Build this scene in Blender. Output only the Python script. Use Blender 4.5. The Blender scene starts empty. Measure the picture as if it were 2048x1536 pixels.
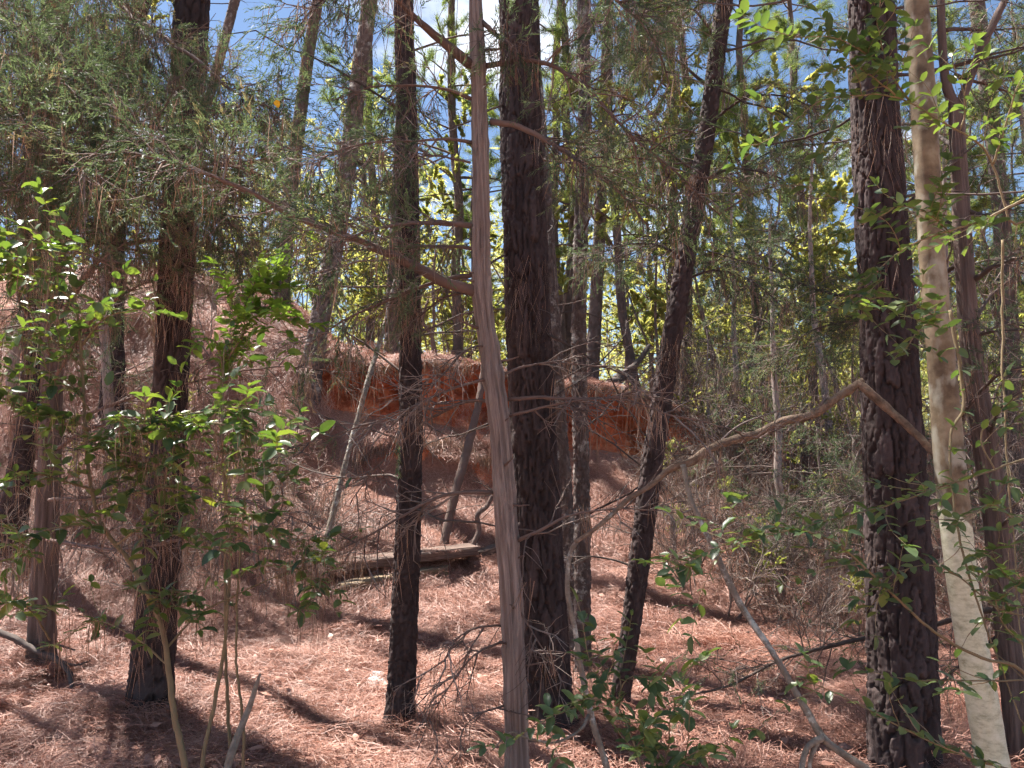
import bpy, math, random
import numpy as np

# ------------------------------------------------------------------ camera, sky, sun, exposure
sc = bpy.context.scene
F = 1547.0                    # focal length in pixels of the 2048 px wide photograph
PITCH = math.radians(6.0)
CAMZ = 1.6
SUN_AZ = math.radians(140)    # direction towards the sun, counter-clockwise from +X
SUN_EL = math.radians(60)

cam_d = bpy.data.cameras.new('camera')
cam = bpy.data.objects.new('camera', cam_d)
sc.collection.objects.link(cam)
cam_d.sensor_width = 36.0
cam_d.lens = 36.0 * F / 2048.0
cam_d.clip_start = 0.05
cam_d.clip_end = 2000
cam.location = (0, 0, CAMZ)
cam.rotation_euler = (math.pi / 2 + PITCH, 0, 0)
sc.camera = cam

world = bpy.data.worlds.new('World')
sc.world = world
world.use_nodes = True
nt = world.node_tree
nt.nodes.clear()
wo = nt.nodes.new('ShaderNodeOutputWorld')
bg = nt.nodes.new('ShaderNodeBackground')
sky = nt.nodes.new('ShaderNodeTexSky')
sky.sky_type = 'NISHITA'
sky.sun_disc = False
sky.sun_elevation = SUN_EL
sky.sun_rotation = math.pi / 2 - SUN_AZ
sky.air_density = 1.0
sky.dust_density = 0.25
sky.ozone_density = 2.6
tc = nt.nodes.new('ShaderNodeTexCoord')
mp = nt.nodes.new('ShaderNodeMapping')
mp.inputs['Scale'].default_value = (1.0, 1.0, 2.2)
mp.inputs['Location'].default_value = (3.7, 1.9, 0.4)
cn = nt.nodes.new('ShaderNodeTexNoise')
cn.inputs['Scale'].default_value = 2.6
cn.inputs['Detail'].default_value = 6.0
cn.inputs['Roughness'].default_value = 0.58
cr = nt.nodes.new('ShaderNodeValToRGB')
cr.color_ramp.elements[0].position = 0.55
cr.color_ramp.elements[1].position = 0.72
mixc = nt.nodes.new('ShaderNodeMix')
mixc.data_type = 'RGBA'
mixc.inputs[7].default_value = (9.5, 9.8, 10.4, 1)
nt.links.new(tc.outputs['Generated'], mp.inputs['Vector'])
nt.links.new(mp.outputs['Vector'], cn.inputs['Vector'])
nt.links.new(cn.outputs['Fac'], cr.inputs['Fac'])
nt.links.new(cr.outputs['Color'], mixc.inputs[0])
nt.links.new(sky.outputs['Color'], mixc.inputs[6])
nt.links.new(mixc.outputs[2], bg.inputs['Color'])
bg.inputs['Strength'].default_value = 0.05
nt.links.new(bg.outputs['Background'], wo.inputs['Surface'])

sun_d = bpy.data.lights.new('sun', 'SUN')
sun_d.energy = 5.0
sun_d.angle = math.radians(0.53)
sun_d.color = (1.0, 0.94, 0.86)
sun = bpy.data.objects.new('sun', sun_d)
sc.collection.objects.link(sun)
sun.rotation_euler = (math.pi / 2 - SUN_EL, 0, SUN_AZ + math.pi / 2)

sc.view_settings.view_transform = 'Standard'
sc.view_settings.look = 'None'
sc.view_settings.exposure = 1.78
sc.view_settings.gamma = 1.0
sc.view_settings.use_curve_mapping = False
sc.render.engine = 'CYCLES'
sc.cycles.use_denoising = True
sc.cycles.denoiser = 'OPENIMAGEDENOISE'
sc.cycles.denoising_prefilter = 'NONE'
sc.cycles.use_adaptive_sampling = True
sc.cycles.adaptive_threshold = 0.035
sc.cycles.adaptive_min_samples = 20
sc.cycles.use_light_tree = False
sc.cycles.debug_use_spatial_splits = True
sc.cycles.max_bounces = 5
sc.cycles.diffuse_bounces = 2
sc.cycles.glossy_bounces = 2
sc.cycles.transmission_bounces = 4
sc.cycles.sample_clamp_indirect = 6.0

# ------------------------------------------------------------------ helpers
COL = sc.collection
rng = np.random.default_rng(7)
random.seed(7)


def A(*a):
    return np.array(a, dtype=float)


def W(u, v, Y):
    """the point at world distance Y in front of the camera seen at photograph pixel (u, v)"""
    dx = (u - 1024) / F
    dz = -(v - 768) / F
    d = A(dx, math.cos(PITCH) - dz * math.sin(PITCH), math.sin(PITCH) + dz * math.cos(PITCH))
    t = Y / d[1]
    return A(d[0] * t, Y, CAMZ + d[2] * t)


def PX(w, Y):
    return w / F * Y


def sstep(a, b, x):
    t = np.clip((x - a) / (b - a), 0, 1)
    return t * t * (3 - 2 * t)


def _hash(ix, iy, iz, seed):
    h = (ix.astype(np.int64) * 374761393 + iy.astype(np.int64) * 668265263 + iz.astype(np.int64) * 2147483647 + seed * 1274126177) & 0xFFFFFFFF
    h = ((h ^ (h >> 13)) * 1274126177) & 0xFFFFFFFF
    h = ((h ^ (h >> 15)) * 2246822519) & 0xFFFFFFFF
    return ((h ^ (h >> 16)) & 0xFFFFFF) / float(0xFFFFFF)


def vn(x, y, z=0.0, seed=0):
    x, y, z = np.broadcast_arrays(np.asarray(x, float), np.asarray(y, float), np.asarray(z, float))
    ix, iy, iz = np.floor(x), np.floor(y), np.floor(z)
    fx, fy, fz = x - ix, y - iy, z - iz
    fx = fx * fx * (3 - 2 * fx); fy = fy * fy * (3 - 2 * fy); fz = fz * fz * (3 - 2 * fz)
    r = 0
    for a in (0, 1):
        for b in (0, 1):
            for c in (0, 1):
                w = (fx if a else 1 - fx) * (fy if b else 1 - fy) * (fz if c else 1 - fz)
                r = r + w * _hash(ix + a, iy + b, iz + c, seed)
    return r * 2 - 1


def fbm(x, y, z=0.0, seed=0, octv=4):
    r = 0; a = 1.0; f = 1.0
    for i in range(octv):
        r = r + a * vn(np.asarray(x) * f, np.asarray(y) * f, np.asarray(z) * f, seed + i * 17)
        a *= 0.5; f *= 2.03
    return r


class MB:
    """collects vertices and faces (as arrays) of one mesh"""
    def __init__(self):
        self.v = []; self.q = []; self.t = []; self.tint = []; self.n = 0

    def add(self, v, quads=None, tris=None, tint=0.5):
        v = np.asarray(v, float).reshape(-1, 3)
        self.v.append(v)
        if quads is not None and len(quads):
            self.q.append(np.asarray(quads, np.int64).reshape(-1, 4) + self.n)
        if tris is not None and len(tris):
            self.t.append(np.asarray(tris, np.int64).reshape(-1, 3) + self.n)
        self.tint.append(np.broadcast_to(np.asarray(tint, float), (len(v),)))
        self.n += len(v)

    def mesh(self, name, mat, origin=None, smooth=True, extra=None):
        me = bpy.data.meshes.new(name)
        v = np.concatenate(self.v) if self.v else np.zeros((0, 3))
        if origin is not None:
            v = v - np.asarray(origin, float)
        q = np.concatenate(self.q) if self.q else np.zeros((0, 4), np.int64)
        t = np.concatenate(self.t) if self.t else np.zeros((0, 3), np.int64)
        me.vertices.add(len(v))
        me.vertices.foreach_set('co', v.astype(np.float32).ravel())
        nl = len(q) * 4 + len(t) * 3
        me.loops.add(nl)
        me.loops.foreach_set('vertex_index', np.concatenate([q.ravel(), t.ravel()]).astype(np.int32))
        me.polygons.add(len(q) + len(t))
        ls = np.concatenate([np.arange(len(q)) * 4, len(q) * 4 + np.arange(len(t)) * 3]).astype(np.int32)
        me.polygons.foreach_set('loop_start', ls)
        me.polygons.foreach_set('use_smooth', np.full(len(q) + len(t), smooth, dtype=bool))
        at = me.attributes.new('tint', 'FLOAT', 'POINT')
        at.data.foreach_set('value', np.concatenate(self.tint).astype(np.float32) if self.tint else np.zeros(0, np.float32))
        if extra:
            for k, arr in extra.items():
                at = me.attributes.new(k, 'FLOAT', 'POINT')
                at.data.foreach_set('value', np.asarray(arr, np.float32))
        me.materials.append(mat)
        me.update(calc_edges=True)
        return me

    def obj(self, name, mat, parent=None, smooth=True, extra=None, kind=None, label=None):
        org = parent.location if parent is not None else None
        pp = parent
        if parent is not None and parent.parent is not None:
            org = [parent.location[i] + parent.parent.location[i] for i in range(3)]
        o = bpy.data.objects.new(name, self.mesh(name, mat, org, smooth, extra))
        COL.objects.link(o)
        if pp is not None:
            o.parent = pp
        if kind:
            o['kind'] = kind
        if label:
            o['label'] = label
        return o


def tag(o, label, cat, group=None):
    o['label'] = label
    o['category'] = cat
    if group:
        o['group'] = group
    return o


def root(name, label, cat, loc, group=None):
    o = bpy.data.objects.new(name, None)
    COL.objects.link(o)
    o.empty_display_size = 0.1
    o.location = tuple(float(c) for c in loc)
    return tag(o, label, cat, group)


def part(name, me, parent, loc=(0, 0, 0), rz=0.0, sc_=1.0):
    o = bpy.data.objects.new(name, me)
    COL.objects.link(o)
    o.parent = parent
    o.location = loc
    o.rotation_euler = (0, 0, rz)
    o.scale = (sc_, sc_, sc_)
    return o


def norm(v):
    return v / np.maximum(np.linalg.norm(v, axis=-1, keepdims=True), 1e-9)


def spline(pts, step=0.03, cols=None):
    """Catmull-Rom through pts (N, d); returns resampled (M, d), first three columns positions"""
    P = np.asarray(pts, float)
    if len(P) == 2:
        P = np.vstack([P[0], (P[0] + P[1]) / 2, P[1]])
    E = np.vstack([2 * P[0] - P[1], P, 2 * P[-1] - P[-2]])
    out = []
    for i in range(1, len(E) - 2):
        n = max(2, int(np.linalg.norm(E[i + 1, :3] - E[i, :3]) / step))
        t = np.linspace(0, 1, n, endpoint=False)[:, None]
        a, b, c, d = E[i - 1], E[i], E[i + 1], E[i + 2]
        out.append(0.5 * (2 * b + (c - a) * t + (2 * a - 5 * b + 4 * c - d) * t ** 2 + (3 * b - a - 3 * c + d) * t ** 3))
    out.append(E[-2][None])
    return np.vstack(out)


def frames(path):
    T = norm(np.gradient(path, axis=0))
    up = A(0, 0, 1) if abs(T[0][2]) < 0.9 else A(1, 0, 0)
    N = np.zeros_like(T)
    n = np.cross(T[0], up); n /= np.linalg.norm(n)
    for i in range(len(T)):
        n = n - T[i] * np.dot(n, T[i])
        n /= max(np.linalg.norm(n), 1e-9)
        N[i] = n
    return T, N, np.cross(T, N)


def ring_faces(rows, seg):
    i = np.arange(rows - 1)[:, None]
    j = np.arange(seg)[None]
    j2 = (j + 1) % seg
    return np.stack([i * seg + j, i * seg + j2, (i + 1) * seg + j2, (i + 1) * seg + j], -1).reshape(-1, 4)


def tube(mb, path, rad, seg=8, rough=0.0, seed=0, tint=0.5, cap=True, bump_f=(9, 30)):
    path = np.asarray(path, float)
    rad = np.broadcast_to(np.asarray(rad, float), (len(path),))
    T, N, B = frames(path)
    th = np.linspace(0, 2 * np.pi, seg, endpoint=False)
    s = np.concatenate([[0], np.cumsum(np.linalg.norm(np.diff(path, axis=0), axis=1))])
    R = np.repeat(rad[:, None], seg, 1)
    if rough:
        ca, sa = np.cos(th)[None], np.sin(th)[None]
        nn = fbm(ca * 1.6 + seed * 3.1, sa * 1.6, s[:, None] * bump_f[0], seed, 3)
        n2 = vn(ca * 4 + seed, sa * 4, s[:, None] * bump_f[1], seed + 5)
        R = R * (1 + rough * nn + rough * 0.6 * n2)
    V = path[:, None] + R[..., None] * (np.cos(th)[None, :, None] * N[:, None] + np.sin(th)[None, :, None] * B[:, None])
    V = V.reshape(-1, 3)
    q = ring_faces(len(path), seg)
    n0 = len(V)
    if cap:
        V = np.vstack([V, path[0], path[-1]])
        j = np.arange(seg); j2 = (j + 1) % seg
        l = (len(path) - 1) * seg
        t = np.vstack([np.stack([j2, j, np.full(seg, n0)], -1), np.stack([l + j, l + j2, np.full(seg, n0 + 1)], -1)])
    else:
        t = None
    mb.add(V, q, t, tint)


def tubes(mb, lines, rad, seg=3, tint=0.5):
    """many polylines of the same point count at once: lines (N,k,3), rad (N,k)"""
    if len(lines) == 0:
        return
    N_, k, _ = lines.shape
    T = norm(np.gradient(lines, axis=1))
    ref = np.where(np.abs(T[..., 2:3]) < 0.9, A(0, 0, 1), A(1, 0, 0))
    Nn = norm(np.cross(T, ref)); B = np.cross(T, Nn)
    th = np.linspace(0, 2 * np.pi, seg, endpoint=False)
    V = lines[:, :, None] + rad[:, :, None, None] * (np.cos(th)[None, None, :, None] * Nn[:, :, None] + np.sin(th)[None, None, :, None] * B[:, :, None])
    f = ring_faces(k, seg)
    q = (f[None] + (np.arange(N_) * k * seg)[:, None, None]).reshape(-1, 4)
    tt = np.repeat(np.broadcast_to(np.asarray(tint, float), (N_,)), k * seg)
    mb.add(V.reshape(-1, 3), q, None, tt)


def grow(r, starts, dirs, lens, k=6, wob=0.18, droop=0.0, lift=0.0):
    n = len(starts)
    L = np.zeros((n, k, 3)); L[:, 0] = starts
    d = norm(np.asarray(dirs, float).copy())
    st = (np.asarray(lens, float) / (k - 1))[:, None]
    for i in range(1, k):
        d = norm(d + r.normal(0, wob, (n, 3)) + A(0, 0, lift - droop) * (i / k))
        L[:, i] = L[:, i - 1] + d * st
    return L


def spawn(r, lines, m, lo=0.25, hi=1.0, ang=(0.6, 1.2), flat=0.0):
    """m children per line: start points, directions, parameter"""
    n, k, _ = lines.shape
    t = r.uniform(lo, hi, (n, m)) * (k - 1)
    i = np.minimum(t.astype(int), k - 2); f = (t - i)[..., None]
    ar = np.arange(n)[:, None]
    p = lines[ar, i] * (1 - f) + lines[ar, i + 1] * f
    T = norm(lines[ar, i + 1] - lines[ar, i])
    rv = r.normal(0, 1, (n, m, 3)); rv[..., 2] *= (1 - flat)
    pr = norm(rv - T * np.sum(rv * T, -1, keepdims=True))
    a = r.uniform(ang[0], ang[1], (n, m, 1))
    d = np.cos(a) * T + np.sin(a) * pr
    return p.reshape(-1, 3), d.reshape(-1, 3), (t / (k - 1)).reshape(-1)


def along(r, lines, m, lo=0.3, hi=1.0):
    p, d, t = spawn(r, lines, m, lo, hi, (0.2, 0.9))
    return p, d


def taper(lines, r0, r1):
    k = lines.shape[1]
    t = np.linspace(0, 1, k)[None]
    r0 = np.broadcast_to(np.asarray(r0, float), (len(lines),))[:, None]
    return r0 * (1 - t) + r1 * t


def scatter(mb, tv, tt, pos, dirs, scale, r, tint=None, quads=None, up=None):
    """copies of a template (axis +X) placed with its axis along dirs"""
    n = len(pos)
    if n == 0:
        return
    X = norm(np.asarray(dirs, float))
    if up is None:
        up = r.normal(0, 1, (n, 3))
    else:
        up = np.broadcast_to(np.asarray(up, float), (n, 3)) + r.normal(0, 0.35, (n, 3))
    Y = norm(np.cross(up, X)); Z = np.cross(X, Y)
    M = np.stack([X, Y, Z], 1)                       # rows are axes
    s = np.broadcast_to(np.asarray(scale, float), (n,))[:, None, None]
    V = np.einsum('vk,nkj->nvj', tv, M) * s + np.asarray(pos)[:, None]
    nv = len(tv)
    off = (np.arange(n) * nv)[:, None, None]
    t = (np.asarray(tt)[None] + off).reshape(-1, 3) if tt is not None else None
    q = (np.asarray(quads)[None] + off).reshape(-1, 4) if quads is not None else None
    ti = r.uniform(0, 1, n) if tint is None else np.broadcast_to(np.asarray(tint, float), (n,))
    mb.add(V.reshape(-1, 3), q, t, np.repeat(ti, nv))


# ------------------------------------------------------------------ materials
def mat(name):
    m = bpy.data.materials.new(name)
    m.use_nodes = True
    n = m.node_tree.nodes; l = m.node_tree.links
    n.clear()
    out = n.new('ShaderNodeOutputMaterial')
    return m, n, l, out


def ramp(n, stops):
    r = n.new('ShaderNodeValToRGB')
    e = r.color_ramp.elements
    e[0].position = stops[0][0]; e[0].color = (*stops[0][1], 1)
    e[1].position = stops[-1][0]; e[1].color = (*stops[-1][1], 1)
    for p, c in stops[1:-1]:
        x = e.new(p); x.color = (*c, 1)
    return r


def attr(n, name='tint'):
    a = n.new('ShaderNodeAttribute'); a.attribute_name = name
    return a


def math_(n, l, op, a, b):
    m = n.new('ShaderNodeMath'); m.operation = op
    for i, x in enumerate((a, b)):
        if isinstance(x, (int, float)):
            m.inputs[i].default_value = x
        else:
            l.new(x, m.inputs[i])
    return m.outputs[0]


def noise(n, l, scale, detail=4, rough=0.6, vec=None, stretch=None):
    t = n.new('ShaderNodeTexNoise')
    t.inputs['Scale'].default_value = scale
    t.inputs['Detail'].default_value = detail
    t.inputs['Roughness'].default_value = rough
    c = n.new('ShaderNodeTexCoord')
    if stretch:
        m = n.new('ShaderNodeMapping'); m.inputs['Scale'].default_value = stretch
        l.new(c.outputs['Object'], m.inputs['Vector']); l.new(m.outputs[0], t.inputs['Vector'])
    else:
        l.new(c.outputs['Object'], t.inputs['Vector'])
    return t.outputs['Fac']


def leaf_mat(name, stops, trans, rough=0.45, tw=0.45, spec=0.4, obj_var=False):
    m, n, l, out = mat(name)
    a = attr(n)
    fac = a.outputs['Fac']
    if obj_var:
        oi = n.new('ShaderNodeObjectInfo')
        fac = math_(n, l, 'ADD', math_(n, l, 'MULTIPLY', fac, 0.6), math_(n, l, 'MULTIPLY', oi.outputs['Random'], 0.4))
    r = ramp(n, stops); l.new(fac, r.inputs[0])
    p = n.new('ShaderNodeBsdfPrincipled')
    l.new(r.outputs[0], p.inputs['Base Color'])
    p.inputs['Roughness'].default_value = rough
    p.inputs['Specular IOR Level'].default_value = spec
    tr = n.new('ShaderNodeBsdfTranslucent')
    mx = n.new('ShaderNodeMix'); mx.data_type = 'RGBA'; mx.blend_type = 'MULTIPLY'; mx.inputs[0].default_value = 1.0
    l.new(r.outputs[0], mx.inputs[6]); mx.inputs[7].default_value = (*trans, 1)
    l.new(mx.outputs[2], tr.inputs['Color'])
    ms = n.new('ShaderNodeMixShader'); ms.inputs[0].default_value = tw
    l.new(p.outputs[0], ms.inputs[1]); l.new(tr.outputs[0], ms.inputs[2])
    l.new(ms.outputs[0], out.inputs[0])
    return m


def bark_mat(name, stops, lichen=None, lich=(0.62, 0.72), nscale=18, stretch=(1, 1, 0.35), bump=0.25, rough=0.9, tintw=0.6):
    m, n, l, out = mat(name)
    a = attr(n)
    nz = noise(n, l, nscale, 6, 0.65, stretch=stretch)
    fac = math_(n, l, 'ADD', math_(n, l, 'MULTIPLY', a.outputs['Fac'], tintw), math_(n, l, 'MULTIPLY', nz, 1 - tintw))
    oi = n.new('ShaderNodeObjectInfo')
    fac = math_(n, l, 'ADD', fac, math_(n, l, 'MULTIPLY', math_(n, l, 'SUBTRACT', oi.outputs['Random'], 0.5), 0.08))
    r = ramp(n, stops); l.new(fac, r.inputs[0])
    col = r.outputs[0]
    if lichen:
        n2 = noise(n, l, 7, 8, 0.72)
        r2 = ramp(n, [(lich[0], (0, 0, 0)), (lich[1], (1, 1, 1))]); l.new(n2, r2.inputs[0])
        mx = n.new('ShaderNodeMix'); mx.data_type = 'RGBA'
        l.new(r2.outputs[0], mx.inputs[0]); l.new(col, mx.inputs[6]); mx.inputs[7].default_value = (*lichen, 1)
        col = mx.outputs[2]
    p = n.new('ShaderNodeBsdfPrincipled')
    l.new(col, p.inputs['Base Color']); p.inputs['Roughness'].default_value = rough
    p.inputs['Specular IOR Level'].default_value = 0.25
    b = n.new('ShaderNodeBump'); b.inputs['Strength'].default_value = min(1.0, bump * 2); b.inputs['Distance'].default_value = 0.006
    n3 = noise(n, l, nscale * 3.2, 6, 0.7, stretch=stretch)
    l.new(n3, b.inputs['Height']); l.new(b.outputs[0], p.inputs['Normal'])
    l.new(p.outputs[0], out.inputs[0])
    return m


M = {}
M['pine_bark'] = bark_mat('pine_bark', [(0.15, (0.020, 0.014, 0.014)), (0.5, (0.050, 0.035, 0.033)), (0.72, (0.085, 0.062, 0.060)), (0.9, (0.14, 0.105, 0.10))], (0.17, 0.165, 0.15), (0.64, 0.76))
M['pine_bark_grey'] = bark_mat('pine_bark_grey', [(0.15, (0.06, 0.045, 0.042)), (0.5, (0.125, 0.097, 0.088)), (0.9, (0.28, 0.23, 0.21))], (0.38, 0.37, 0.34), (0.54, 0.64))
M['pine_bark_far'] = bark_mat('pine_bark_far', [(0.15, (0.05, 0.037, 0.034)), (0.5, (0.115, 0.088, 0.08)), (0.9, (0.22, 0.175, 0.16))], (0.28, 0.26, 0.24), (0.62, 0.74))
M['cedar_bark_dark'] = bark_mat('cedar_bark_dark', [(0.2, (0.045, 0.030, 0.026)), (0.5, (0.115, 0.082, 0.070)), (0.8, (0.22, 0.165, 0.145))], None, nscale=26, stretch=(1, 1, 0.10), bump=0.5, tintw=0.5)
M['cedar_bark'] = bark_mat('cedar_bark', [(0.2, (0.075, 0.052, 0.045)), (0.48, (0.23, 0.18, 0.16)), (0.75, (0.46, 0.385, 0.345))], (0.36, 0.34, 0.31), (0.62, 0.72), nscale=55, stretch=(1, 1, 0.08), bump=0.5, tintw=0.45)
M['twig'] = bark_mat('twig', [(0.1, (0.07, 0.05, 0.045)), (0.5, (0.16, 0.12, 0.105)), (0.95, (0.36, 0.30, 0.26))], None, nscale=9, stretch=None, bump=0.1)
M['dark_twig'] = bark_mat('dark_twig', [(0.1, (0.04, 0.03, 0.028)), (0.5, (0.09, 0.07, 0.062)), (0.95, (0.2, 0.16, 0.14))], None, nscale=9, stretch=None, bump=0.1)
M['limb'] = bark_mat('limb', [(0.1, (0.06, 0.042, 0.036)), (0.5, (0.145, 0.10, 0.085)), (0.95, (0.28, 0.21, 0.18))], None, nscale=14, stretch=None, bump=0.3)
M['dead_wood'] = bark_mat('dead_wood', [(0.25, (0.07, 0.045, 0.032)), (0.5, (0.20, 0.14, 0.10)), (0.75, (0.40, 0.31, 0.23))], (0.42, 0.42, 0.36), (0.60, 0.70), nscale=30, stretch=None, bump=0.5, tintw=0.25)
M['pale_stem'] = bark_mat('pale_stem', [(0.25, (0.10, 0.08, 0.06)), (0.5, (0.22, 0.185, 0.15)), (0.75, (0.36, 0.32, 0.26))], (0.50, 0.50, 0.45), (0.54, 0.62), nscale=30, stretch=None, bump=0.4, tintw=0.25)
M['shrub_stem'] = bark_mat('shrub_stem', [(0.1, (0.10, 0.075, 0.045)), (0.5, (0.22, 0.17, 0.10)), (0.9, (0.38, 0.31, 0.21))], None, nscale=20, stretch=None, bump=0.15)
M['cedar_leaf'] = leaf_mat('cedar_leaf', [(0.0, (0.055, 0.075, 0.052)), (0.45, (0.105, 0.138, 0.086)), (0.72, (0.155, 0.19, 0.115)), (0.82, (0.22, 0.175, 0.12)), (1.0, (0.28, 0.20, 0.14))], (1.2, 1.3, 0.8), 0.6, 0.42, 0.2)
M['pine_leaf'] = leaf_mat('pine_leaf', [(0.0, (0.050, 0.085, 0.030)), (0.5, (0.155, 0.205, 0.078)), (0.82, (0.235, 0.275, 0.105)), (0.9, (0.25, 0.20, 0.11)), (1.0, (0.28, 0.20, 0.13))], (1.5, 1.5, 0.8), 0.5, 0.55, obj_var=True)
M['broad_leaf'] = leaf_mat('broad_leaf', [(0.0, (0.032, 0.062, 0.030)), (0.4, (0.062, 0.105, 0.043)), (0.8, (0.11, 0.155, 0.055)), (1.0, (0.19, 0.19, 0.06))], (2.0, 2.1, 0.6), 0.34, 0.38, 0.55, obj_var=True)
M['backlit_leaf'] = leaf_mat('backlit_leaf', [(0.0, (0.11, 0.20, 0.045)), (0.5, (0.18, 0.30, 0.06)), (1.0, (0.28, 0.38, 0.09))], (1.5, 1.5, 0.7), 0.4, 0.5, 0.4, obj_var=True)  # backlight painted into the colour: lighter yellow-green for leaves the sun misses
M['privet_leaf'] = leaf_mat('privet_leaf', [(0.0, (0.055, 0.095, 0.050)), (0.5, (0.085, 0.135, 0.062)), (1.0, (0.15, 0.19, 0.07))], (1.8, 1.9, 0.6), 0.36, 0.38, 0.5, obj_var=True)
M['far_leaf'] = leaf_mat('far_leaf', [(0.0, (0.15, 0.19, 0.08)), (0.5, (0.33, 0.36, 0.17)), (1.0, (0.46, 0.46, 0.25))], (1.5, 1.4, 0.95), 0.6, 0.65)  # distance haze painted in as a paler leaf green
M['young_leaf'] = leaf_mat('young_leaf', [(0.0, (0.13, 0.17, 0.06)), (0.5, (0.30, 0.33, 0.125)), (1.0, (0.42, 0.41, 0.18))], (1.5, 1.4, 0.85), 0.5, 0.68, obj_var=True)
M['dry_needle'] = leaf_mat('dry_needle', [(0.0, (0.10, 0.060, 0.042)), (0.5, (0.24, 0.150, 0.105)), (0.85, (0.38, 0.265, 0.20)), (1.0, (0.52, 0.42, 0.34))], (1.0, 0.85, 0.7), 0.55, 0.25)
M['litter_needle'] = leaf_mat('litter_needle', [(0.0, (0.14, 0.060, 0.045)), (0.45, (0.34, 0.165, 0.120)), (0.85, (0.50, 0.290, 0.220)), (0.95, (0.56, 0.42, 0.35)), (1.0, (0.56, 0.48, 0.43))], (1.0, 0.8, 0.7), 0.5, 0.15, obj_var=True)

# ground: needle litter over red clay; "clay" marks where the cut exposes the soil
m, n, l, out = mat('forest_floor')
n1 = noise(n, l, 1.6, 6, 0.6); n2 = noise(n, l, 34, 6, 0.7)
f = math_(n, l, 'ADD', math_(n, l, 'MULTIPLY', n1, 0.4), math_(n, l, 'MULTIPLY', n2, 0.6))
r1 = ramp(n, [(0.3, (0.15, 0.075, 0.056)), (0.5, (0.29, 0.150, 0.112)), (0.7, (0.42, 0.25, 0.19))]); l.new(f, r1.inputs[0])
n3 = noise(n, l, 6, 8, 0.7)
r2 = ramp(n, [(0.3, (0.24, 0.055, 0.026)), (0.5, (0.48, 0.13, 0.060)), (0.68, (0.64, 0.28, 0.15))]); l.new(n3, r2.inputs[0])
ca = attr(n, 'clay')
mx = n.new('ShaderNodeMix'); mx.data_type = 'RGBA'
n4 = noise(n, l, 12, 5, 0.7)
cf = math_(n, l, 'ADD', ca.outputs['Fac'], math_(n, l, 'MULTIPLY', math_(n, l, 'SUBTRACT', n4, 0.5), 0.9))
rc = ramp(n, [(0.42, (0, 0, 0)), (0.58, (1, 1, 1))]); l.new(cf, rc.inputs[0])
l.new(rc.outputs[0], mx.inputs[0]); l.new(r1.outputs[0], mx.inputs[6]); l.new(r2.outputs[0], mx.inputs[7])
p = n.new('ShaderNodeBsdfPrincipled'); p.inputs['Roughness'].default_value = 0.95; p.inputs['Specular IOR Level'].default_value = 0.1
l.new(mx.outputs[2], p.inputs['Base Color'])
b = n.new('ShaderNodeBump'); b.inputs['Strength'].default_value = 0.6; b.inputs['Distance'].default_value = 0.03
l.new(n2, b.inputs['Height']); l.new(b.outputs[0], p.inputs['Normal']); l.new(p.outputs[0], out.inputs[0])
M['floor'] = m

# smooth bark of the pale tree: tan with grey patches, a cream sleeve below a set height on its lower trunk
m, n, l, out = mat('smooth_bark')
n1 = noise(n, l, 9, 6, 0.6)
r1 = ramp(n, [(0.35, (0.10, 0.070, 0.045)), (0.5, (0.20, 0.15, 0.095)), (0.68, (0.34, 0.28, 0.19))]); l.new(n1, r1.inputs[0])
n2 = noise(n, l, 16, 4, 0.5, stretch=(1, 1, 0.6))
r2 = ramp(n, [(0.52, (0, 0, 0)), (0.66, (1, 1, 1))]); l.new(n2, r2.inputs[0])
mx = n.new('ShaderNodeMix'); mx.data_type = 'RGBA'
l.new(r2.outputs[0], mx.inputs[0]); l.new(r1.outputs[0], mx.inputs[6]); mx.inputs[7].default_value = (0.36, 0.34, 0.27, 1)
sl = attr(n, 'sleeve')
n5 = noise(n, l, 30, 5, 0.6, stretch=(1, 1, 4))
sf = math_(n, l, 'ADD', sl.outputs['Fac'], math_(n, l, 'MULTIPLY', math_(n, l, 'SUBTRACT', n5, 0.5), 0.35))
r3 = ramp(n, [(0.45, (0, 0, 0)), (0.55, (1, 1, 1))]); l.new(sf, r3.inputs[0])
n6 = noise(n, l, 24, 8, 0.72, stretch=(1, 1, 2.0))
r4 = ramp(n, [(0.32, (0.34, 0.34, 0.22)), (0.5, (0.62, 0.62, 0.45)), (0.7, (0.76, 0.76, 0.62))]); l.new(n6, r4.inputs[0])
mx2 = n.new('ShaderNodeMix'); mx2.data_type = 'RGBA'
l.new(r3.outputs[0], mx2.inputs[0]); l.new(mx.outputs[2], mx2.inputs[6]); l.new(r4.outputs[0], mx2.inputs[7])
p = n.new('ShaderNodeBsdfPrincipled'); p.inputs['Roughness'].default_value = 0.75; p.inputs['Specular IOR Level'].default_value = 0.3
l.new(mx2.outputs[2], p.inputs['Base Color'])
b = n.new('ShaderNodeBump'); b.inputs['Strength'].default_value = 0.25; b.inputs['Distance'].default_value = 0.006
l.new(n6, b.inputs['Height']); l.new(b.outputs[0], p.inputs['Normal']); l.new(p.outputs[0], out.inputs[0])
M['smooth_bark'] = m


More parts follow.
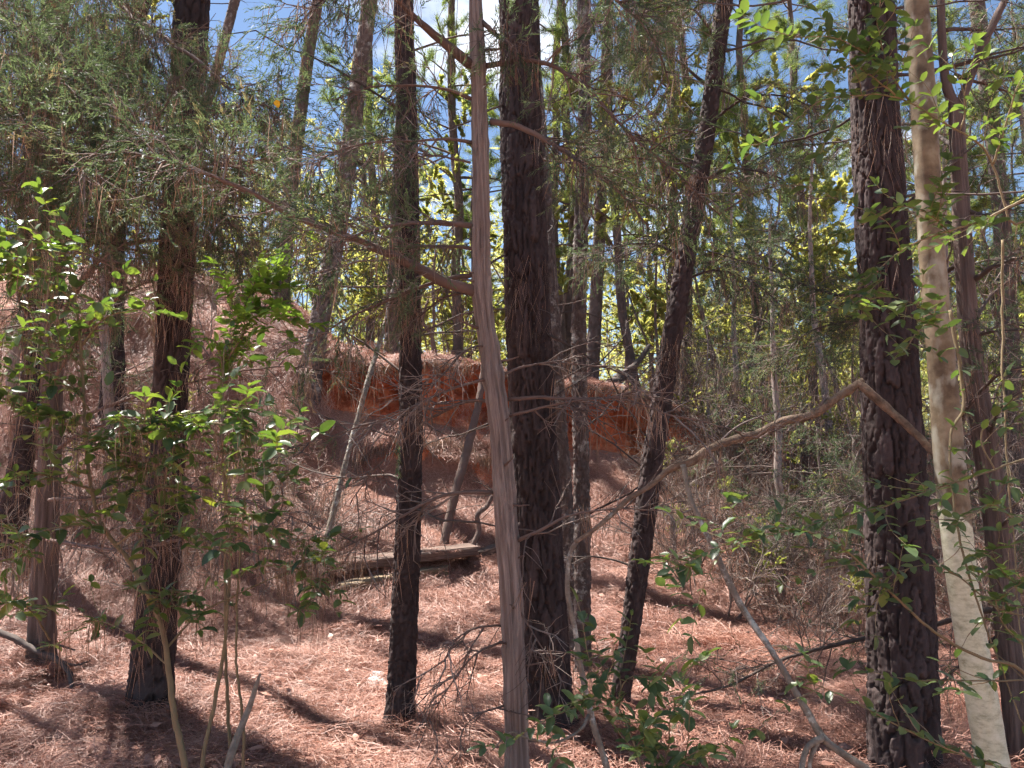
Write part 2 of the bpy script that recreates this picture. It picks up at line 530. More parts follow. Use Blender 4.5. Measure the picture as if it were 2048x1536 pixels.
def simple(name, stops, scale=12, rough=0.9, bump=0.4, stretch=None):
    m, n, l, out = mat(name)
    f = noise(n, l, scale, 7, 0.65, stretch=stretch)
    r = ramp(n, stops); l.new(f, r.inputs[0])
    p = n.new('ShaderNodeBsdfPrincipled'); p.inputs['Roughness'].default_value = rough; p.inputs['Specular IOR Level'].default_value = 0.2
    l.new(r.outputs[0], p.inputs['Base Color'])
    b = n.new('ShaderNodeBump'); b.inputs['Strength'].default_value = bump; b.inputs['Distance'].default_value = 0.01
    l.new(f, b.inputs['Height']); l.new(b.outputs[0], p.inputs['Normal']); l.new(p.outputs[0], out.inputs[0])
    return m


M['plank'] = simple('plank', [(0.3, (0.06, 0.036, 0.030)), (0.5, (0.14, 0.095, 0.078)), (0.7, (0.24, 0.185, 0.15))], 6, 0.85, 0.5, (0.6, 9, 9))
M['plank_raw'] = simple('plank_raw', [(0.3, (0.12, 0.085, 0.05)), (0.5, (0.23, 0.17, 0.105)), (0.7, (0.34, 0.27, 0.18))], 6, 0.85, 0.4, (0.6, 9, 9))
M['clay_rock'] = simple('clay_rock', [(0.3, (0.26, 0.065, 0.03)), (0.5, (0.46, 0.13, 0.055)), (0.7, (0.56, 0.22, 0.10))], 10, 0.95, 0.6)
M['grey_rock'] = simple('grey_rock', [(0.3, (0.25, 0.20, 0.19)), (0.5, (0.45, 0.40, 0.38)), (0.7, (0.62, 0.57, 0.55))], 9, 0.9, 0.5)
M['dull_clay'] = simple('dull_clay', [(0.3, (0.14, 0.05, 0.035)), (0.5, (0.26, 0.10, 0.065)), (0.7, (0.36, 0.16, 0.11))], 10, 0.95, 0.6)
M['yellow_leaf'] = simple('yellow_leaf', [(0.3, (0.60, 0.36, 0.02)), (0.7, (0.75, 0.48, 0.03))], 20, 0.6, 0.1)

# ------------------------------------------------------------------ terrain
XS = [-40, -3.4, -2.9, -2.6, -1.1, -0.5, 0.9, 1.6, 2.2, 3.0, 4.8, 8, 40]
LIP = [3.0, 3.08, 3.12, 3.12, 3.08, 3.03, 2.78, 2.62, 2.44, 2.14, 1.95, 1.9, 1.9]
BAS = [3.0, 3.05, 2.75, 2.40, 2.18, 2.15, 1.80, 1.74, 1.76, 1.95, 1.90, 1.9, 1.9]
HX = [-40, -7, -5.2, -4.4, -3.5, -2.6, -1.5, -0.5, 0.5, 2, 4, 40]
HA = [2.9, 2.6, 2.2, 1.6, 1.0, 0.55, 0.32, 0.22, 0.15, 0.1, 0.0, 0.0]


def YB(x):
    return 11.0 + 0.22 * vn(np.asarray(x) * 0.9, 3.3, 0, 11) + 0.12 * vn(np.asarray(x) * 2.7, 1.3, 0, 12) + 0.06 * vn(np.asarray(x) * 6.5, 2.3, 0, 13) + 0.03 * vn(np.asarray(x) * 14, 2.9, 0, 14)


def lipz(x):
    return np.interp(x, XS, LIP) + 0.08 * vn(np.asarray(x) * 2.2, 0.5, 0, 21) + 0.04 * vn(np.asarray(x) * 6.1, 0.7, 0, 23) - 0.22 * np.exp(-((np.asarray(x) - 0.35) / 0.35) ** 2)


def basz(x):
    return np.minimum(np.interp(x, XS, BAS) + 0.10 * vn(np.asarray(x) * 1.7, 7.5, 0, 22), lipz(x) - 0.01)


MOUNDS = [(-2.36, 5.0, .42), (-.73, 4.9, .30), (.22, 4.95, .45), (2.06, 4.05, .42), (.70, 5.0, .25), (.5, 5.4, .3), (-3.6, 6.0, .4), (1.72, 2.8, .22), (0.02, 3.2, .2), (2.75, 4.2, .25)]


def lumps(x, y):
    m_ = 0
    for mx_, my_, ms in MOUNDS:
        m_ = m_ + 0.16 * ms * np.exp(-((x - mx_) ** 2 + (y - my_) ** 2) / ms ** 2)
    return m_ + 0.055 * vn(x * 1.1, y * 1.1, 0, 31) + 0.03 * vn(x * 2.9, y * 2.9, 0, 32) + 0.022 * vn(x * 5.3, y * 5.3, 0, 34) + 0.020 * vn(x * 8.7, y * 8.7, 0, 33)


def ledge(x, y):
    w = sstep(-2.2, -1.5, x) * (1 - sstep(-0.2, 0.3, x))
    yy = y + 0.12 * vn(x * 3.0, 0.2, 0, 41)
    return w * 0.30 * sstep(10.22, 10.32, yy) * (1 - sstep(10.6, 11.0, yy))


def front(x, y):
    yb = YB(x)
    t = np.clip((y - 5.7) / (yb - 5.7), 0, 1)
    fade = 1 - sstep(0.9, 1.0, t)
    return basz(x) * t ** 2.5 + lumps(x, y) * (0.35 + 0.65 * fade) + ledge(x, y)


def back(x, y):
    d = np.maximum(y - YB(x), 0)
    a = np.interp(x, HX, HA)
    z = lipz(x) + a * (0.35 * sstep(0, 0.9, d) + 0.65 * sstep(0, 5.5, d)) - (a + 0.5) * sstep(7, 22, d)
    z = z + lumps(x, y) * sstep(0, 0.5, d) + 0.5 * vn(x * 0.06, y * 0.06, 0, 51) * sstep(10, 40, d)
    return z


def H(x, y):
    x = np.asarray(x, float); y = np.asarray(y, float)
    return np.where(y < YB(x), front(x, y), back(x, y))


def Hs(x, y):
    return float(H(A(x), A(y))[0])


def ground_at(u, v, lo=2.0, hi=40.0):
    Ys = np.arange(lo, hi, 0.02)
    p = W(u, v, 1.0)
    x = p[0] * Ys; z = CAMZ + (p[2] - CAMZ) * Ys
    hit = np.nonzero(z <= H(x, Ys))[0]
    return float(Ys[hit[0]]) if len(hit) else hi


dense = lambda a, b, s: np.arange(a, b, s)
gx = np.concatenate([-np.geomspace(160, 9, 26), dense(-8.6, 8.6, 0.055), np.geomspace(9, 160, 26)])
fr_rows = np.concatenate([np.linspace(-40, 1, 16), dense(1.2, 9.6, 0.06), dense(9.6, 11.0, 0.03)])   # the last one is the foot of the cut
t_rows = (fr_rows - 9.0) / 2.0
V, CL = [], []
foot = 11.0
for y0 in np.append(fr_rows, foot):
    w = sstep(8.0, 11.0, y0)
    y = y0 + (YB(gx) - foot) * w
    V.append(np.stack([gx, y, front(gx, np.minimum(y, YB(gx)))], -1))
    CL.append(np.clip(ledge(gx, y) * 1.6, 0, 1) * (1 - sstep(10.25, 10.42, y)) * 2.2 + 0.45 * sstep(10.75, 11, y0) * ((gx > -2.8) & (gx < 2.8)))
zb = front(gx, YB(gx)); zl = back(gx, YB(gx))
NF = 30
gap = np.clip((zl - zb) / 0.7, 0, 1)
for i in range(1, NF):
    s = i / NF
    z = zb + (zl - zb) * s
    und = 0.42 * math.sin(math.pi * min(1, s * 1.02)) ** 0.8
    rg = fbm(gx * 3.0, z * 3.6, 0, 61, 5) * 0.27 + 0.14 * np.abs(vn(gx * 5, z * 3, 0, 66)) + 0.04 * vn(gx * 1.2, np.floor(z * 9 + vn(gx * 2, 0, 0, 3)), 0, 67)
    y = YB(gx) + gap * (und * (0.7 + 0.6 * vn(gx * 1.1, 5.5, 0, 62)) + rg * math.sin(math.pi * s) ** 0.5)
    V.append(np.stack([gx, y, z], -1))
    CL.append(gap * (1.25 - 0.5 * sstep(0.85, 1.0, s)))
for k_, d in enumerate(np.concatenate([dense(0.001, 1.5, 0.05), dense(1.5, 9, 0.11), np.geomspace(9, 260, 34)])):
    y = YB(gx) + d
    V.append(np.stack([gx, y, back(gx, y)], -1))
    patch = 0.55 * (gx > -2.4) * (gx < 1.6) * (1 - sstep(0.5, 1.6, d)) * (0.7 + 0.6 * vn(gx * 1.5, y, 0, 71))
    CL.append(patch)
V = np.stack(V); CL = np.stack(CL)
rows, cols = V.shape[:2]
ii = np.arange(rows - 1)[:, None]; jj = np.arange(cols - 1)[None]
q = np.stack([ii * cols + jj, ii * cols + jj + 1, (ii + 1) * cols + jj + 1, (ii + 1) * cols + jj], -1).reshape(-1, 4)
mb = MB(); mb.add(V.reshape(-1, 3), q)
ground = mb.obj('ground', M['floor'], extra={'clay': CL.ravel()})
ground['kind'] = 'structure'
ground['label'] = 'forest floor of pine needles rising to an eroded red clay bank'

# ------------------------------------------------------------------ needle litter on the floor (uncountable)
def needle_patch(r, n, rad, comb=0.0, leaves=4, tone=1.0):
    mb = MB()
    a = r.uniform(0, 2 * np.pi, n); rr = rad * np.sqrt(r.uniform(0, 1, n))
    p = np.stack([rr * np.cos(a), rr * np.sin(a), r.uniform(0.0, 0.03 + 0.04 * comb, n)], -1)
    h = r.uniform(0, 2 * np.pi, n)
    d = np.stack([np.cos(h), np.sin(h) - comb * 2, r.normal(0, 0.20 + 0.25 * comb, n)], -1); d = norm(d)
    L = r.uniform(0.09, 0.2, n)
    side = norm(np.cross(d, A(0, 0, 1)))
    bend = side * r.normal(0, 0.02, (n, 1)) + A(0, 0, 1) * r.uniform(0.0, 0.022, (n, 1))
    w = r.uniform(0.0009, 0.0018, n)[:, None]
    p0 = p - d * L[:, None] / 2; p1 = p + bend; p2 = p + d * L[:, None] / 2
    wv = norm(side + A(0, 0, 1) * r.normal(0, 0.5, (n, 1)))
    V = np.stack([p0 - wv * w, p0 + wv * w, p1 - wv * w, p1 + wv * w, p2 - wv * w * .5, p2 + wv * w * .5], 1)
    f = np.array([[0, 1, 3, 2], [2, 3, 5, 4]])
    q = (f[None] + (np.arange(n) * 6)[:, None, None]).reshape(-1, 4)
    mb.add(V.reshape(-1, 3), q, None, np.repeat(np.clip(r.beta(2, 2, n) * tone, 0, 0.97), 6))
    # a few curled dead leaves
    for _ in range(leaves):
        a = r.uniform(0, 6.28); c = A(*(rad * r.uniform(0, 1) * A(math.cos(a), math.sin(a))), 0.03)
        X = norm(r.normal(0, 1, 3) * A(1, 1, .3)); Y_ = norm(np.cross(A(0, 0, 1) + r.normal(0, .4, 3), X)); Z = np.cross(X, Y_)
        s = r.uniform(0.012, 0.03)
        lv = [c - X * s * 1.5, c - X * .3 * s + Y_ * s * .8 + Z * s * .4, c - X * .3 * s - Y_ * s * .8 + Z * s * .5, c + X * s * .8 + Y_ * s * .6 + Z * s * .2, c + X * s * .8 - Y_ * s * .6 + Z * s * .5, c + X * 1.6 * s + Z * .4 * s]
        mb.add(lv, [[1, 2, 4, 3]], [[0, 2, 1], [3, 4, 5]], r.uniform(0.3, 0.97))
    return mb


def instancer(name, pts, eul, scl, idx, sources, kind='stuff', label=None):
    me = bpy.data.meshes.new(name)
    me.vertices.add(len(pts)); me.vertices.foreach_set('co', np.asarray(pts, np.float32).ravel())
    a = me.attributes.new('rot', 'FLOAT_VECTOR', 'POINT'); a.data.foreach_set('vector', np.asarray(eul, np.float32).ravel())
    a = me.attributes.new('scl', 'FLOAT', 'POINT'); a.data.foreach_set('value', np.asarray(scl, np.float32))
    a = me.attributes.new('idx', 'INT', 'POINT'); a.data.foreach_set('value', np.asarray(idx, np.int32))
    o = bpy.data.objects.new(name, me); COL.objects.link(o)
    c = bpy.data.collections.new(name + '_sources')
    for s in sources:
        c.objects.link(s)
    ng = bpy.data.node_groups.new(name, 'GeometryNodeTree')
    ng.interface.new_socket('Geometry', in_out='INPUT', socket_type='NodeSocketGeometry')
    ng.interface.new_socket('Geometry', in_out='OUTPUT', socket_type='NodeSocketGeometry')
    gi = ng.nodes.new('NodeGroupInput'); go = ng.nodes.new('NodeGroupOutput')
    ci = ng.nodes.new('GeometryNodeCollectionInfo'); ci.inputs['Collection'].default_value = c
    ci.inputs['Separate Children'].default_value = True; ci.inputs['Reset Children'].default_value = True
    ip = ng.nodes.new('GeometryNodeInstanceOnPoints'); ip.inputs['Pick Instance'].default_value = True

    def na(nm, t):
        x = ng.nodes.new('GeometryNodeInputNamedAttribute'); x.data_type = t; x.inputs['Name'].default_value = nm
        return x.outputs['Attribute']
    L = ng.links
    L.new(gi.outputs[0], ip.inputs['Points']); L.new(ci.outputs[0], ip.inputs['Instance'])
    L.new(na('idx', 'INT'), ip.inputs['Instance Index']); L.new(na('rot', 'FLOAT_VECTOR'), ip.inputs['Rotation'])
    L.new(na('scl', 'FLOAT'), ip.inputs['Scale']); L.new(ip.outputs[0], go.inputs[0])
    md = o.modifiers.new('scatter', 'NODES'); md.node_group = ng
    o['kind'] = kind
    if label:
        o['label'] = label
    return o


from mathutils import Matrix, Vector
srcs = []
for k in range(7):
    r_ = np.random.default_rng(100 + k)
    comb = [0, 0, 0.25, 0.8, 0.8, 0.0, 0.7][k]
    srcs.append(bpy.data.objects.new('needle_patch_%d' % k, needle_patch(r_, 760, 0.42, comb, [2, 5, 2, 2, 3, 3, 2][k], 0.42 if k > 4 else 1.0).mesh('needle_patch', M['litter_needle'], smooth=False)))

r_ = np.random.default_rng(5)
pts, eul, scl, idx = [], [], [], []
N0 = 2400
yy = 2.2 + (r_.uniform(0, 1, N0) ** 1.15) * 9.4
xx = r_.uniform(-0.78, 0.78, N0) * (yy + 1.2)
y2 = r_.uniform(11.1, 18, 600); x2 = r_.uniform(-0.62, 0.4, 600) * y2
xx = np.concatenate([xx, x2]); yy = np.concatenate([yy, y2])
zz = H(xx, yy); e = 0.08
gxn = (H(xx + e, yy) - H(xx - e, yy)) / (2 * e); gyn = (H(xx, yy + e) - H(xx, yy - e)) / (2 * e)
for x, y, z, a, b_ in zip(xx, yy, zz, gxn, gyn):
    dl = y - float(YB(x))
    if -0.42 < dl < 0.30 and -2.75 < x < 2.8 and r_.uniform() < 0.93:
        continue
    a = max(-1.5, min(1.5, a)); b_ = max(-1.5, min(1.5, b_))
    nrm = Vector((-a, -b_, 1)).normalized()
    steep = math.hypot(a, b_)
    if steep > 0.35:
        dn = Vector((-a, -b_, -steep * steep)).normalized()
        k = r_.integers(2, 5); Yax = -dn
        ang = r_.normal(0, 0.5)
    else:
        k = r_.integers(0, 3); Yax = Vector((0, 1, 0)); ang = r_.uniform(0, 6.28)
    if vn(x * 1.3, y * 1.3, 0, 95) + 0.5 * vn(x * 3.7, y * 3.7, 0, 96) > 0.28:
        k = 6 if steep > 0.35 else 5
    Z = nrm; X = Yax.cross(Z).normalized(); Yx = Z.cross(X)
    m3 = Matrix((X, Yx, Z)).transposed() @ Matrix.Rotation(ang, 3, 'Z')
    pts.append((x, y, z + r_.uniform(-0.012, 0.012))); eul.append(m3.to_euler()); scl.append(r_.uniform(0.8, 1.25)); idx.append(k)
ba, bb_ = W(622, 1136, ground_at(622, 1166) - 0.08), W(950, 1099, ground_at(950, 1128) - 0.08)
for t_ in (0.1, 0.28, 0.45, 0.8):            # needles lying on the long board
    c_ = ba * (1 - t_) + bb_ * t_
    pts.append((c_[0], c_[1] + r_.uniform(-0.08, 0.08), c_[2] + 0.03)); eul.append((0, 0, r_.uniform(0, 6))); scl.append(r_.uniform(0.4, 0.62)); idx.append(int(r_.integers(0, 2)))
instancer('needle_litter', pts, eul, scl, idx, srcs, label='fallen brown pine needles covering the forest floor')

# ------------------------------------------------------------------ templates for foliage
def spray_template(r, n=24):
    """cedar spray along +X, 0.13 long, little thread-like twiglets hanging off it"""
    V, T = [], []
    for i in range(n):
        t = (i + 0.5) / n
        x = 0.13 * t
        a = r.uniform(0, 2 * math.pi)
        sp = r.uniform(0.4, 0.95)
        d = norm(A(1.0, sp * math.cos(a), sp * math.sin(a) * 0.8))
        L = r.uniform(0.018, 0.042) * (1.15 - 0.5 * t)
        base = A(x, 0.006 * math.sin(i * 1.7), -0.03 * t * t)
        s = norm(np.cross(d, r.normal(0, 1, 3))) * r.uniform(0.0016, 0.0027)
        k = len(V)
        V += [base - s, base + s, base + d * L]
        T.append([k, k + 1, k + 2])
    return np.array(V), np.array(T)


def tuft_template(r, n=14, L=0.17, w=0.0028, back=0.5):
    V, T = [], []
    for i in range(n):
        a = r.uniform(0, 2 * math.pi); sp = r.uniform(0.15, 1.5)
        d = norm(A(1.0, sp * math.cos(a), sp * math.sin(a)) + A(0, 0, 0.15))
        base = A(-r.uniform(0, 0.1), 0, 0)
        s = norm(np.cross(d, r.normal(0, 1, 3))) * w
        l_ = L * r.uniform(0.7, 1.1)
        k = len(V)
        V += [base - s, base + s, base + d * l_ + A(0, 0, -0.02)]
        T.append([k, k + 1, k + 2])
    return np.array(V), np.array(T)


LEAF_V = A(0, 0, 0), A(0.3, 0.30, 0.07), A(0.3, 0, 0.0), A(0.3, -0.30, 0.07), A(0.68, 0.27, 0.05), A(0.70, 0, -0.02), A(0.68, -0.27, 0.05), A(1.0, 0, -0.09), A(0.12, 0.17, 0.045), A(0.12, -0.17, 0.045), A(0.9, 0.13, -0.02), A(0.9, -0.13, -0.02)
LEAF_V = np.array(LEAF_V)
LEAF_Q = np.array([[8, 2, 2, 1], [1, 2, 5, 4], [2, 3, 6, 5], [4, 5, 7, 10], [5, 6, 11, 7]])[1:]
LEAF_T = np.array([[0, 2, 8], [8, 2, 1], [0, 9, 2], [9, 3, 2]])

SPRAY = [spray_template(np.random.default_rng(200 + i)) for i in range(4)]
TUFT = [tuft_template(np.random.default_rng(300 + i)) for i in range(4)]


def foliage(mb, r, pos, dirs, tmpl, scale=(0.8, 1.3), tint=None):
    k = r.integers(0, len(tmpl), len(pos))
    for i, (tv, tt) in enumerate(tmpl):
        s = k == i
        ti = None if tint is None else np.asarray(tint)[s]
        scatter(mb, tv, tt, pos[s], dirs[s], r.uniform(scale[0], scale[1], s.sum()), r, ti)


def hang_strands(mb, r, pos, length=(0.10, 0.24), per=5, spread=0.02, w=0.0013, splay=0.16):
    """dry needles hung over twigs, drooping"""
    n = len(pos) * per
    p = np.repeat(pos, per, 0) + r.normal(0, spread, (n, 3)) * A(1, 1, 0.4)
    L = r.uniform(length[0], length[1], n)[:, None]
    d = norm(r.normal(0, splay, (n, 3)) + A(0, 0, -1))
    d2 = norm(d + r.normal(0, 0.10, (n, 3)))
    s = norm(np.cross(d, r.normal(0, 1, (n, 3)))) * w
    p1 = p + d * L * 0.5; p2 = p1 + d2 * L * 0.5
    Vv = np.stack([p - s, p + s, p1 - s, p1 + s, p2], 1)
    o = (np.arange(n) * 5)[:, None, None]
    mb.add(Vv.reshape(-1, 3), (np.array([[0, 1, 3, 2]])[None] + o).reshape(-1, 4), (np.array([[2, 3, 4]])[None] + o).reshape(-1, 3), np.repeat(np.clip(r.normal(0.5, 0.25, n), 0, 1), 5))


# ------------------------------------------------------------------ trunks
def bark_trunk(mb, path, rad, seg, cell, depth, seed, sharp=0.13, tilt=0.30, fine=0.07, zfine=5.0, row=0.009):
    """trunk along a near-vertical path with plates of bark standing proud of the cracks between them"""
    path = np.asarray(path, float)
    # rows: fine up to zfine, coarse above
    sacc = np.concatenate([[0], np.cumsum(np.linalg.norm(np.diff(path, axis=0), axis=1))])
    zc = path[:, 2]
    s_f = np.interp(zfine, zc, sacc) if zc[-1] > zfine else sacc[-1]
    ss = np.arange(0, s_f, row)
    if s_f < sacc[-1]:
        ss = np.concatenate([ss, np.arange(s_f, sacc[-1], 0.12)])
    P = np.stack([np.interp(ss, sacc, path[:, i]) for i in range(3)], -1)
    R = np.interp(ss, sacc, rad)
    th = np.linspace(0, 2 * np.pi, seg, endpoint=False)
    Rm = float(np.median(R[:max(3, len(R) // 2)]))
    nc = max(5, int(round(2 * math.pi * Rm / cell[0])))
    TH, SS = np.meshgrid(th, ss)
    wx = 0.55 * vn(np.cos(TH) * 2, np.sin(TH) * 2, SS / cell[1] * 0.6, seed + 1) + 0.16 * vn(np.cos(TH) * 9, np.sin(TH) * 9, SS / cell[1] * 3.0, seed + 8)
    wz = 0.60 * vn(np.cos(TH) * 3, np.sin(TH) * 3, SS / cell[1] * 0.7 + 50, seed + 2) + 0.16 * vn(np.cos(TH) * 9, np.sin(TH) * 9, SS / cell[1] * 3.0 + 9, seed + 9)
    a = TH / (2 * np.pi) * nc + wx
    b = SS / cell[1] + wz
    ia = np.floor(a); ib = np.floor(b)
    F1 = np.full(a.shape, 9.0); F2 = np.full(a.shape, 9.0)
    A1 = np.zeros(a.shape); B1_ = np.zeros(a.shape); A2 = np.zeros(a.shape); B2_ = np.zeros(a.shape)
    rid = np.zeros(a.shape); dz1 = np.zeros(a.shape); da1 = np.zeros(a.shape); r2 = np.zeros(a.shape); r3 = np.zeros(a.shape)
    z0 = np.zeros_like(a)
    for oa in (-1, 0, 1, 2):
        for ob in (-1, 0, 1):
            cb = ib + ob
            ca = ia + oa - 0.5 * (cb % 2)
            caw = np.mod(np.floor(ca), nc)
            jx = _hash(caw, cb, z0, seed) * 0.8 + 0.1; jz = _hash(caw, cb, z0 + 1, seed) * 0.8 + 0.1
            ra = np.floor(ca) + 0.5 * (cb % 2) + jx - a
            rb = cb + jz - b
            d = (np.abs(ra) ** 3.5 + np.abs(rb) ** 3.5) ** (1 / 3.5)
            m1 = d < F1
            m2 = (~m1) & (d < F2)
            A2 = np.where(m1, A1, np.where(m2, ra, A2)); B2_ = np.where(m1, B1_, np.where(m2, rb, B2_))
            A1 = np.where(m1, ra, A1); B1_ = np.where(m1, rb, B1_)
            F2 = np.where(m1, F1, np.minimum(F2, d))
            h = _hash(caw, cb, z0 + 2, seed)
            rid = np.where(m1, h, rid); dz1 = np.where(m1, -rb, dz1); da1 = np.where(m1, -ra, da1)
            r2 = np.where(m1, _hash(caw, cb, z0 + 3, seed), r2); r3 = np.where(m1, _hash(caw, cb, z0 + 4, seed), r3)
            F1 = np.minimum(F1, d)
    ed = F2 - F1
    rag = 0.06 * vn(np.cos(TH) * 22, np.sin(TH) * 22, SS * 55, seed + 4)
    hz = np.abs(B2_ - B1_) / (np.abs(A2 - A1) + np.abs(B2_ - B1_) + 1e-6)
    hgt = sstep(0.02, sharp * (1.25 - 0.6 * hz), ed + rag)
    hgt = 1 - (1 - hgt) * (1 - 0.72 * sstep(0.35, 0.8, hz) * _hash(np.floor(a * 1.0), np.floor(b), z0, seed + 77))
    hh = hgt * (0.70 + 0.30 * rid) + tilt * hgt * ((r2 - 0.5) * 1.3 * da1 + (-0.25 - 0.6 * r3) * dz1)
    fn = vn(np.cos(TH) * 8, np.sin(TH) * 8, SS * 16, seed + 5) + 0.8 * vn(np.cos(TH) * 24, np.sin(TH) * 24, SS * 34, seed + 6)
    layer = fbm(np.cos(TH) * 5, np.sin(TH) * 5, SS * 11, seed + 15, 3)
    flake = np.floor(layer * 3.0 + rid * 7 + dz1 * 1.2) * 0.16
    hh = hh + hgt * np.mod(flake, 0.34)
    dep = depth * np.clip(R / Rm, 0.2, 1.2)[:, None]
    lump = 1 + 0.035 * fbm(np.cos(TH) * 1.2, np.sin(TH) * 1.2, SS * 1.6, seed + 7, 2)
    RR = R[:, None] * lump + dep * (hh - 0.7) + dep * fine * fn
    V = np.stack([P[:, 0:1] + RR * np.cos(TH), P[:, 1:2] + RR * np.sin(TH), np.repeat(P[:, 2:3], seg, 1)], -1)
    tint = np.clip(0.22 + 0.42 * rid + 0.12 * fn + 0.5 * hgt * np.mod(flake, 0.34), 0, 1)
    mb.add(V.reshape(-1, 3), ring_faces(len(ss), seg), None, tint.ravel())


def string_trunk(mb, path, rad, seg, seed, amp=0.10, row=0.02, twist=0.8):
    """cedar trunk with stringy vertical ridges"""
    path = np.asarray(path, float); rad = np.asarray(rad, float)
    sacc = np.concatenate([[0], np.cumsum(np.linalg.norm(np.diff(path, axis=0), axis=1))])
    ss = np.arange(0, sacc[-1], row)
    P = np.stack([np.interp(ss, sacc, path[:, i]) for i in range(3)], -1)
    R = np.interp(ss, sacc, rad)
    T, N, B = frames(P)
    th = np.linspace(0, 2 * np.pi, seg, endpoint=False)
    TH, SS = np.meshgrid(th, ss)
    tt = TH + twist * SS * 0.5 + 0.25 * vn(np.cos(TH), np.sin(TH), SS * 2.2, seed + 3)
    c, s = np.cos(tt), np.sin(tt)
    n1 = 1 - np.abs(vn(c * 3.2, s * 3.2, SS * 1.5, seed)) * 2
    n2 = 1 - np.abs(vn(c * 9, s * 9, SS * 3.4, seed + 1)) * 2
    n3 = vn(c * 13, s * 13, SS * 6, seed + 2)
    hh = 0.35 * n1 + 0.5 * n2 + 0.5 * n3
    lump = 1 + 0.07 * fbm(np.cos(TH) * 0.9, np.sin(TH) * 0.9, SS * 2.0, seed + 7, 2)
    RR = R[:, None] * (lump + amp * (hh - 0.3))
    V = P[:, None] + RR[..., None] * (np.cos(TH)[..., None] * N[:, None] + np.sin(TH)[..., None] * B[:, None])
    mb.add(V.reshape(-1, 3), ring_faces(len(ss), seg), None, np.clip(0.5 + 0.35 * hh, 0, 1).ravel())


def uv_path(pts, Y, extend_down=True, flare=1.0, top=None, top_r=0.35):
    """pts: (u, v, width px[, Y]) from the top of the picture down to the foot; returns path (bottom to top), radii"""
    rows = []
    for p in pts:
        y = p[3] if len(p) > 3 else Y
        w = W(p[0], p[1], y)
        rows.append([*w, PX(p[2], y) / 2])
    rows = rows[::-1]
    if extend_down:
        b = rows[0]
        g = Hs(b[0], b[1])
        d = np.array(b[:3]) - np.array(rows[1][:3])
        if b[2] > g - 0.12:
            k = (b[2] - (g - 0.12)) / max(1e-3, -d[2])
            nb = np.array(b[:3]) + d * k
            rows.insert(0, [*nb, b[3] * flare * 1.25])
    if top:
        t = rows[-1]; d = np.array(t[:3]) - np.array(rows[-3][:3]); d = d / max(d[2], 0.1)
        k = top - t[2]
        rows.append([*(np.array(t[:3]) + d * k * 0.5 + A(0, 0, 0)), t[3] * 0.8])
        rows.append([*(np.array(t[:3]) + d * k * A(.8, .8, 1)), t[3] * top_r])
    return spline(rows, 0.03)


# ------------------------------------------------------------------ shared variants: forest pines, cedars, saplings, bare shrubs
def pine_variant(seed, h, cb, r0, nb=30, maxl=2.4, tufts=11, dead=9):
    r = np.random.default_rng(seed)
    z = np.linspace(-0.3, h, 12)
    bend = np.cumsum(r.normal(0, 0.07, (12, 2)), 0)
    bend -= bend[0]
    path = np.column_stack([bend, z, np.interp(z, [-0.3, 0.3, h * 0.6, h], [r0 * 1.3, r0, r0 * 0.72, r0 * 0.15])])
    pr = spline(path, 0.2)
    tm = MB()
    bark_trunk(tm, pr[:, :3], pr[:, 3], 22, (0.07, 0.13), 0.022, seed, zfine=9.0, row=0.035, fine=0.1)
    cm = MB()
    at = lambda zz: np.array([np.interp(zz, z, path[:, i]) for i in range(2)]).T
    zs = np.sort(cb + (h - cb) * r.uniform(0, 0.98, nb) ** 0.9)
    st = np.column_stack([at(zs), zs])
    az = r.uniform(0, 2 * np.pi, nb); el = r.uniform(0.05, 0.65, nb)
    t = (zs - cb) / (h - cb)
    ln = maxl * (1 - 0.75 * t) * r.uniform(0.6, 1.1, nb)
    d = np.column_stack([np.cos(az) * np.cos(el), np.sin(az) * np.cos(el), np.sin(el)])
    L1 = grow(r, st, d, ln, 7, 0.14, 0.0, 0.12)
    bm_ = MB()
    tubes(bm_, L1, taper(L1, 0.010 + 0.010 * ln, 0.004), 4, 0.6)
    p, d, tt = spawn(r, L1, 5, 0.3, 1.0, (0.5, 1.0), 0.4)
    L2 = grow(r, p, d, np.repeat(ln, 5) * r.uniform(0.2, 0.42, len(p)), 5, 0.16, 0, 0.12)
    tubes(bm_, L2, taper(L2, 0.006, 0.003), 3, 0.6)
    p, d = along(r, L2, tufts, 0.35, 1.0)
    tip = L2[:, -1]; td = norm(L2[:, -1] - L2[:, -2])
    pos = np.vstack([p, tip, L1[:, -1]]); dr = np.vstack([d, td, norm(L1[:, -1] - L1[:, -2])])
    tn = np.clip(r.normal(0.45, 0.25, len(pos)), 0, 1)
    foliage(cm, r, pos, dr, TUFT, (1.0, 1.6), tn)
    # dead lower limbs
    zs = r.uniform(0.5, max(cb, 1.0) + 0.5, dead)
    st = np.column_stack([at(zs), zs]); az = r.uniform(0, 6.28, dead); el = r.uniform(-0.25, 0.3, dead)
    d = np.column_stack([np.cos(az), np.sin(az), np.sin(el)])
    D1 = grow(r, st, d, r.uniform(0.5, 1.8, dead), 7, 0.14, 0.05)
    tubes(bm_, D1, taper(D1, 0.012, 0.004), 4, 0.5)
    p, d, tt = spawn(r, D1, 5, 0.2, 1.0, (0.5, 1.1))
    D2 = grow(r, p, d, r.uniform(0.15, 0.55, len(p)), 5, 0.2, 0.08)
    tubes(bm_, D2, taper(D2, 0.005, 0.002), 3, 0.5)
    return (tm.mesh('pine_trunk', M['pine_bark_far']), cm.mesh('pine_crown', M['pine_leaf'], smooth=False), bm_.mesh('pine_dead_limbs', M['dark_twig']))


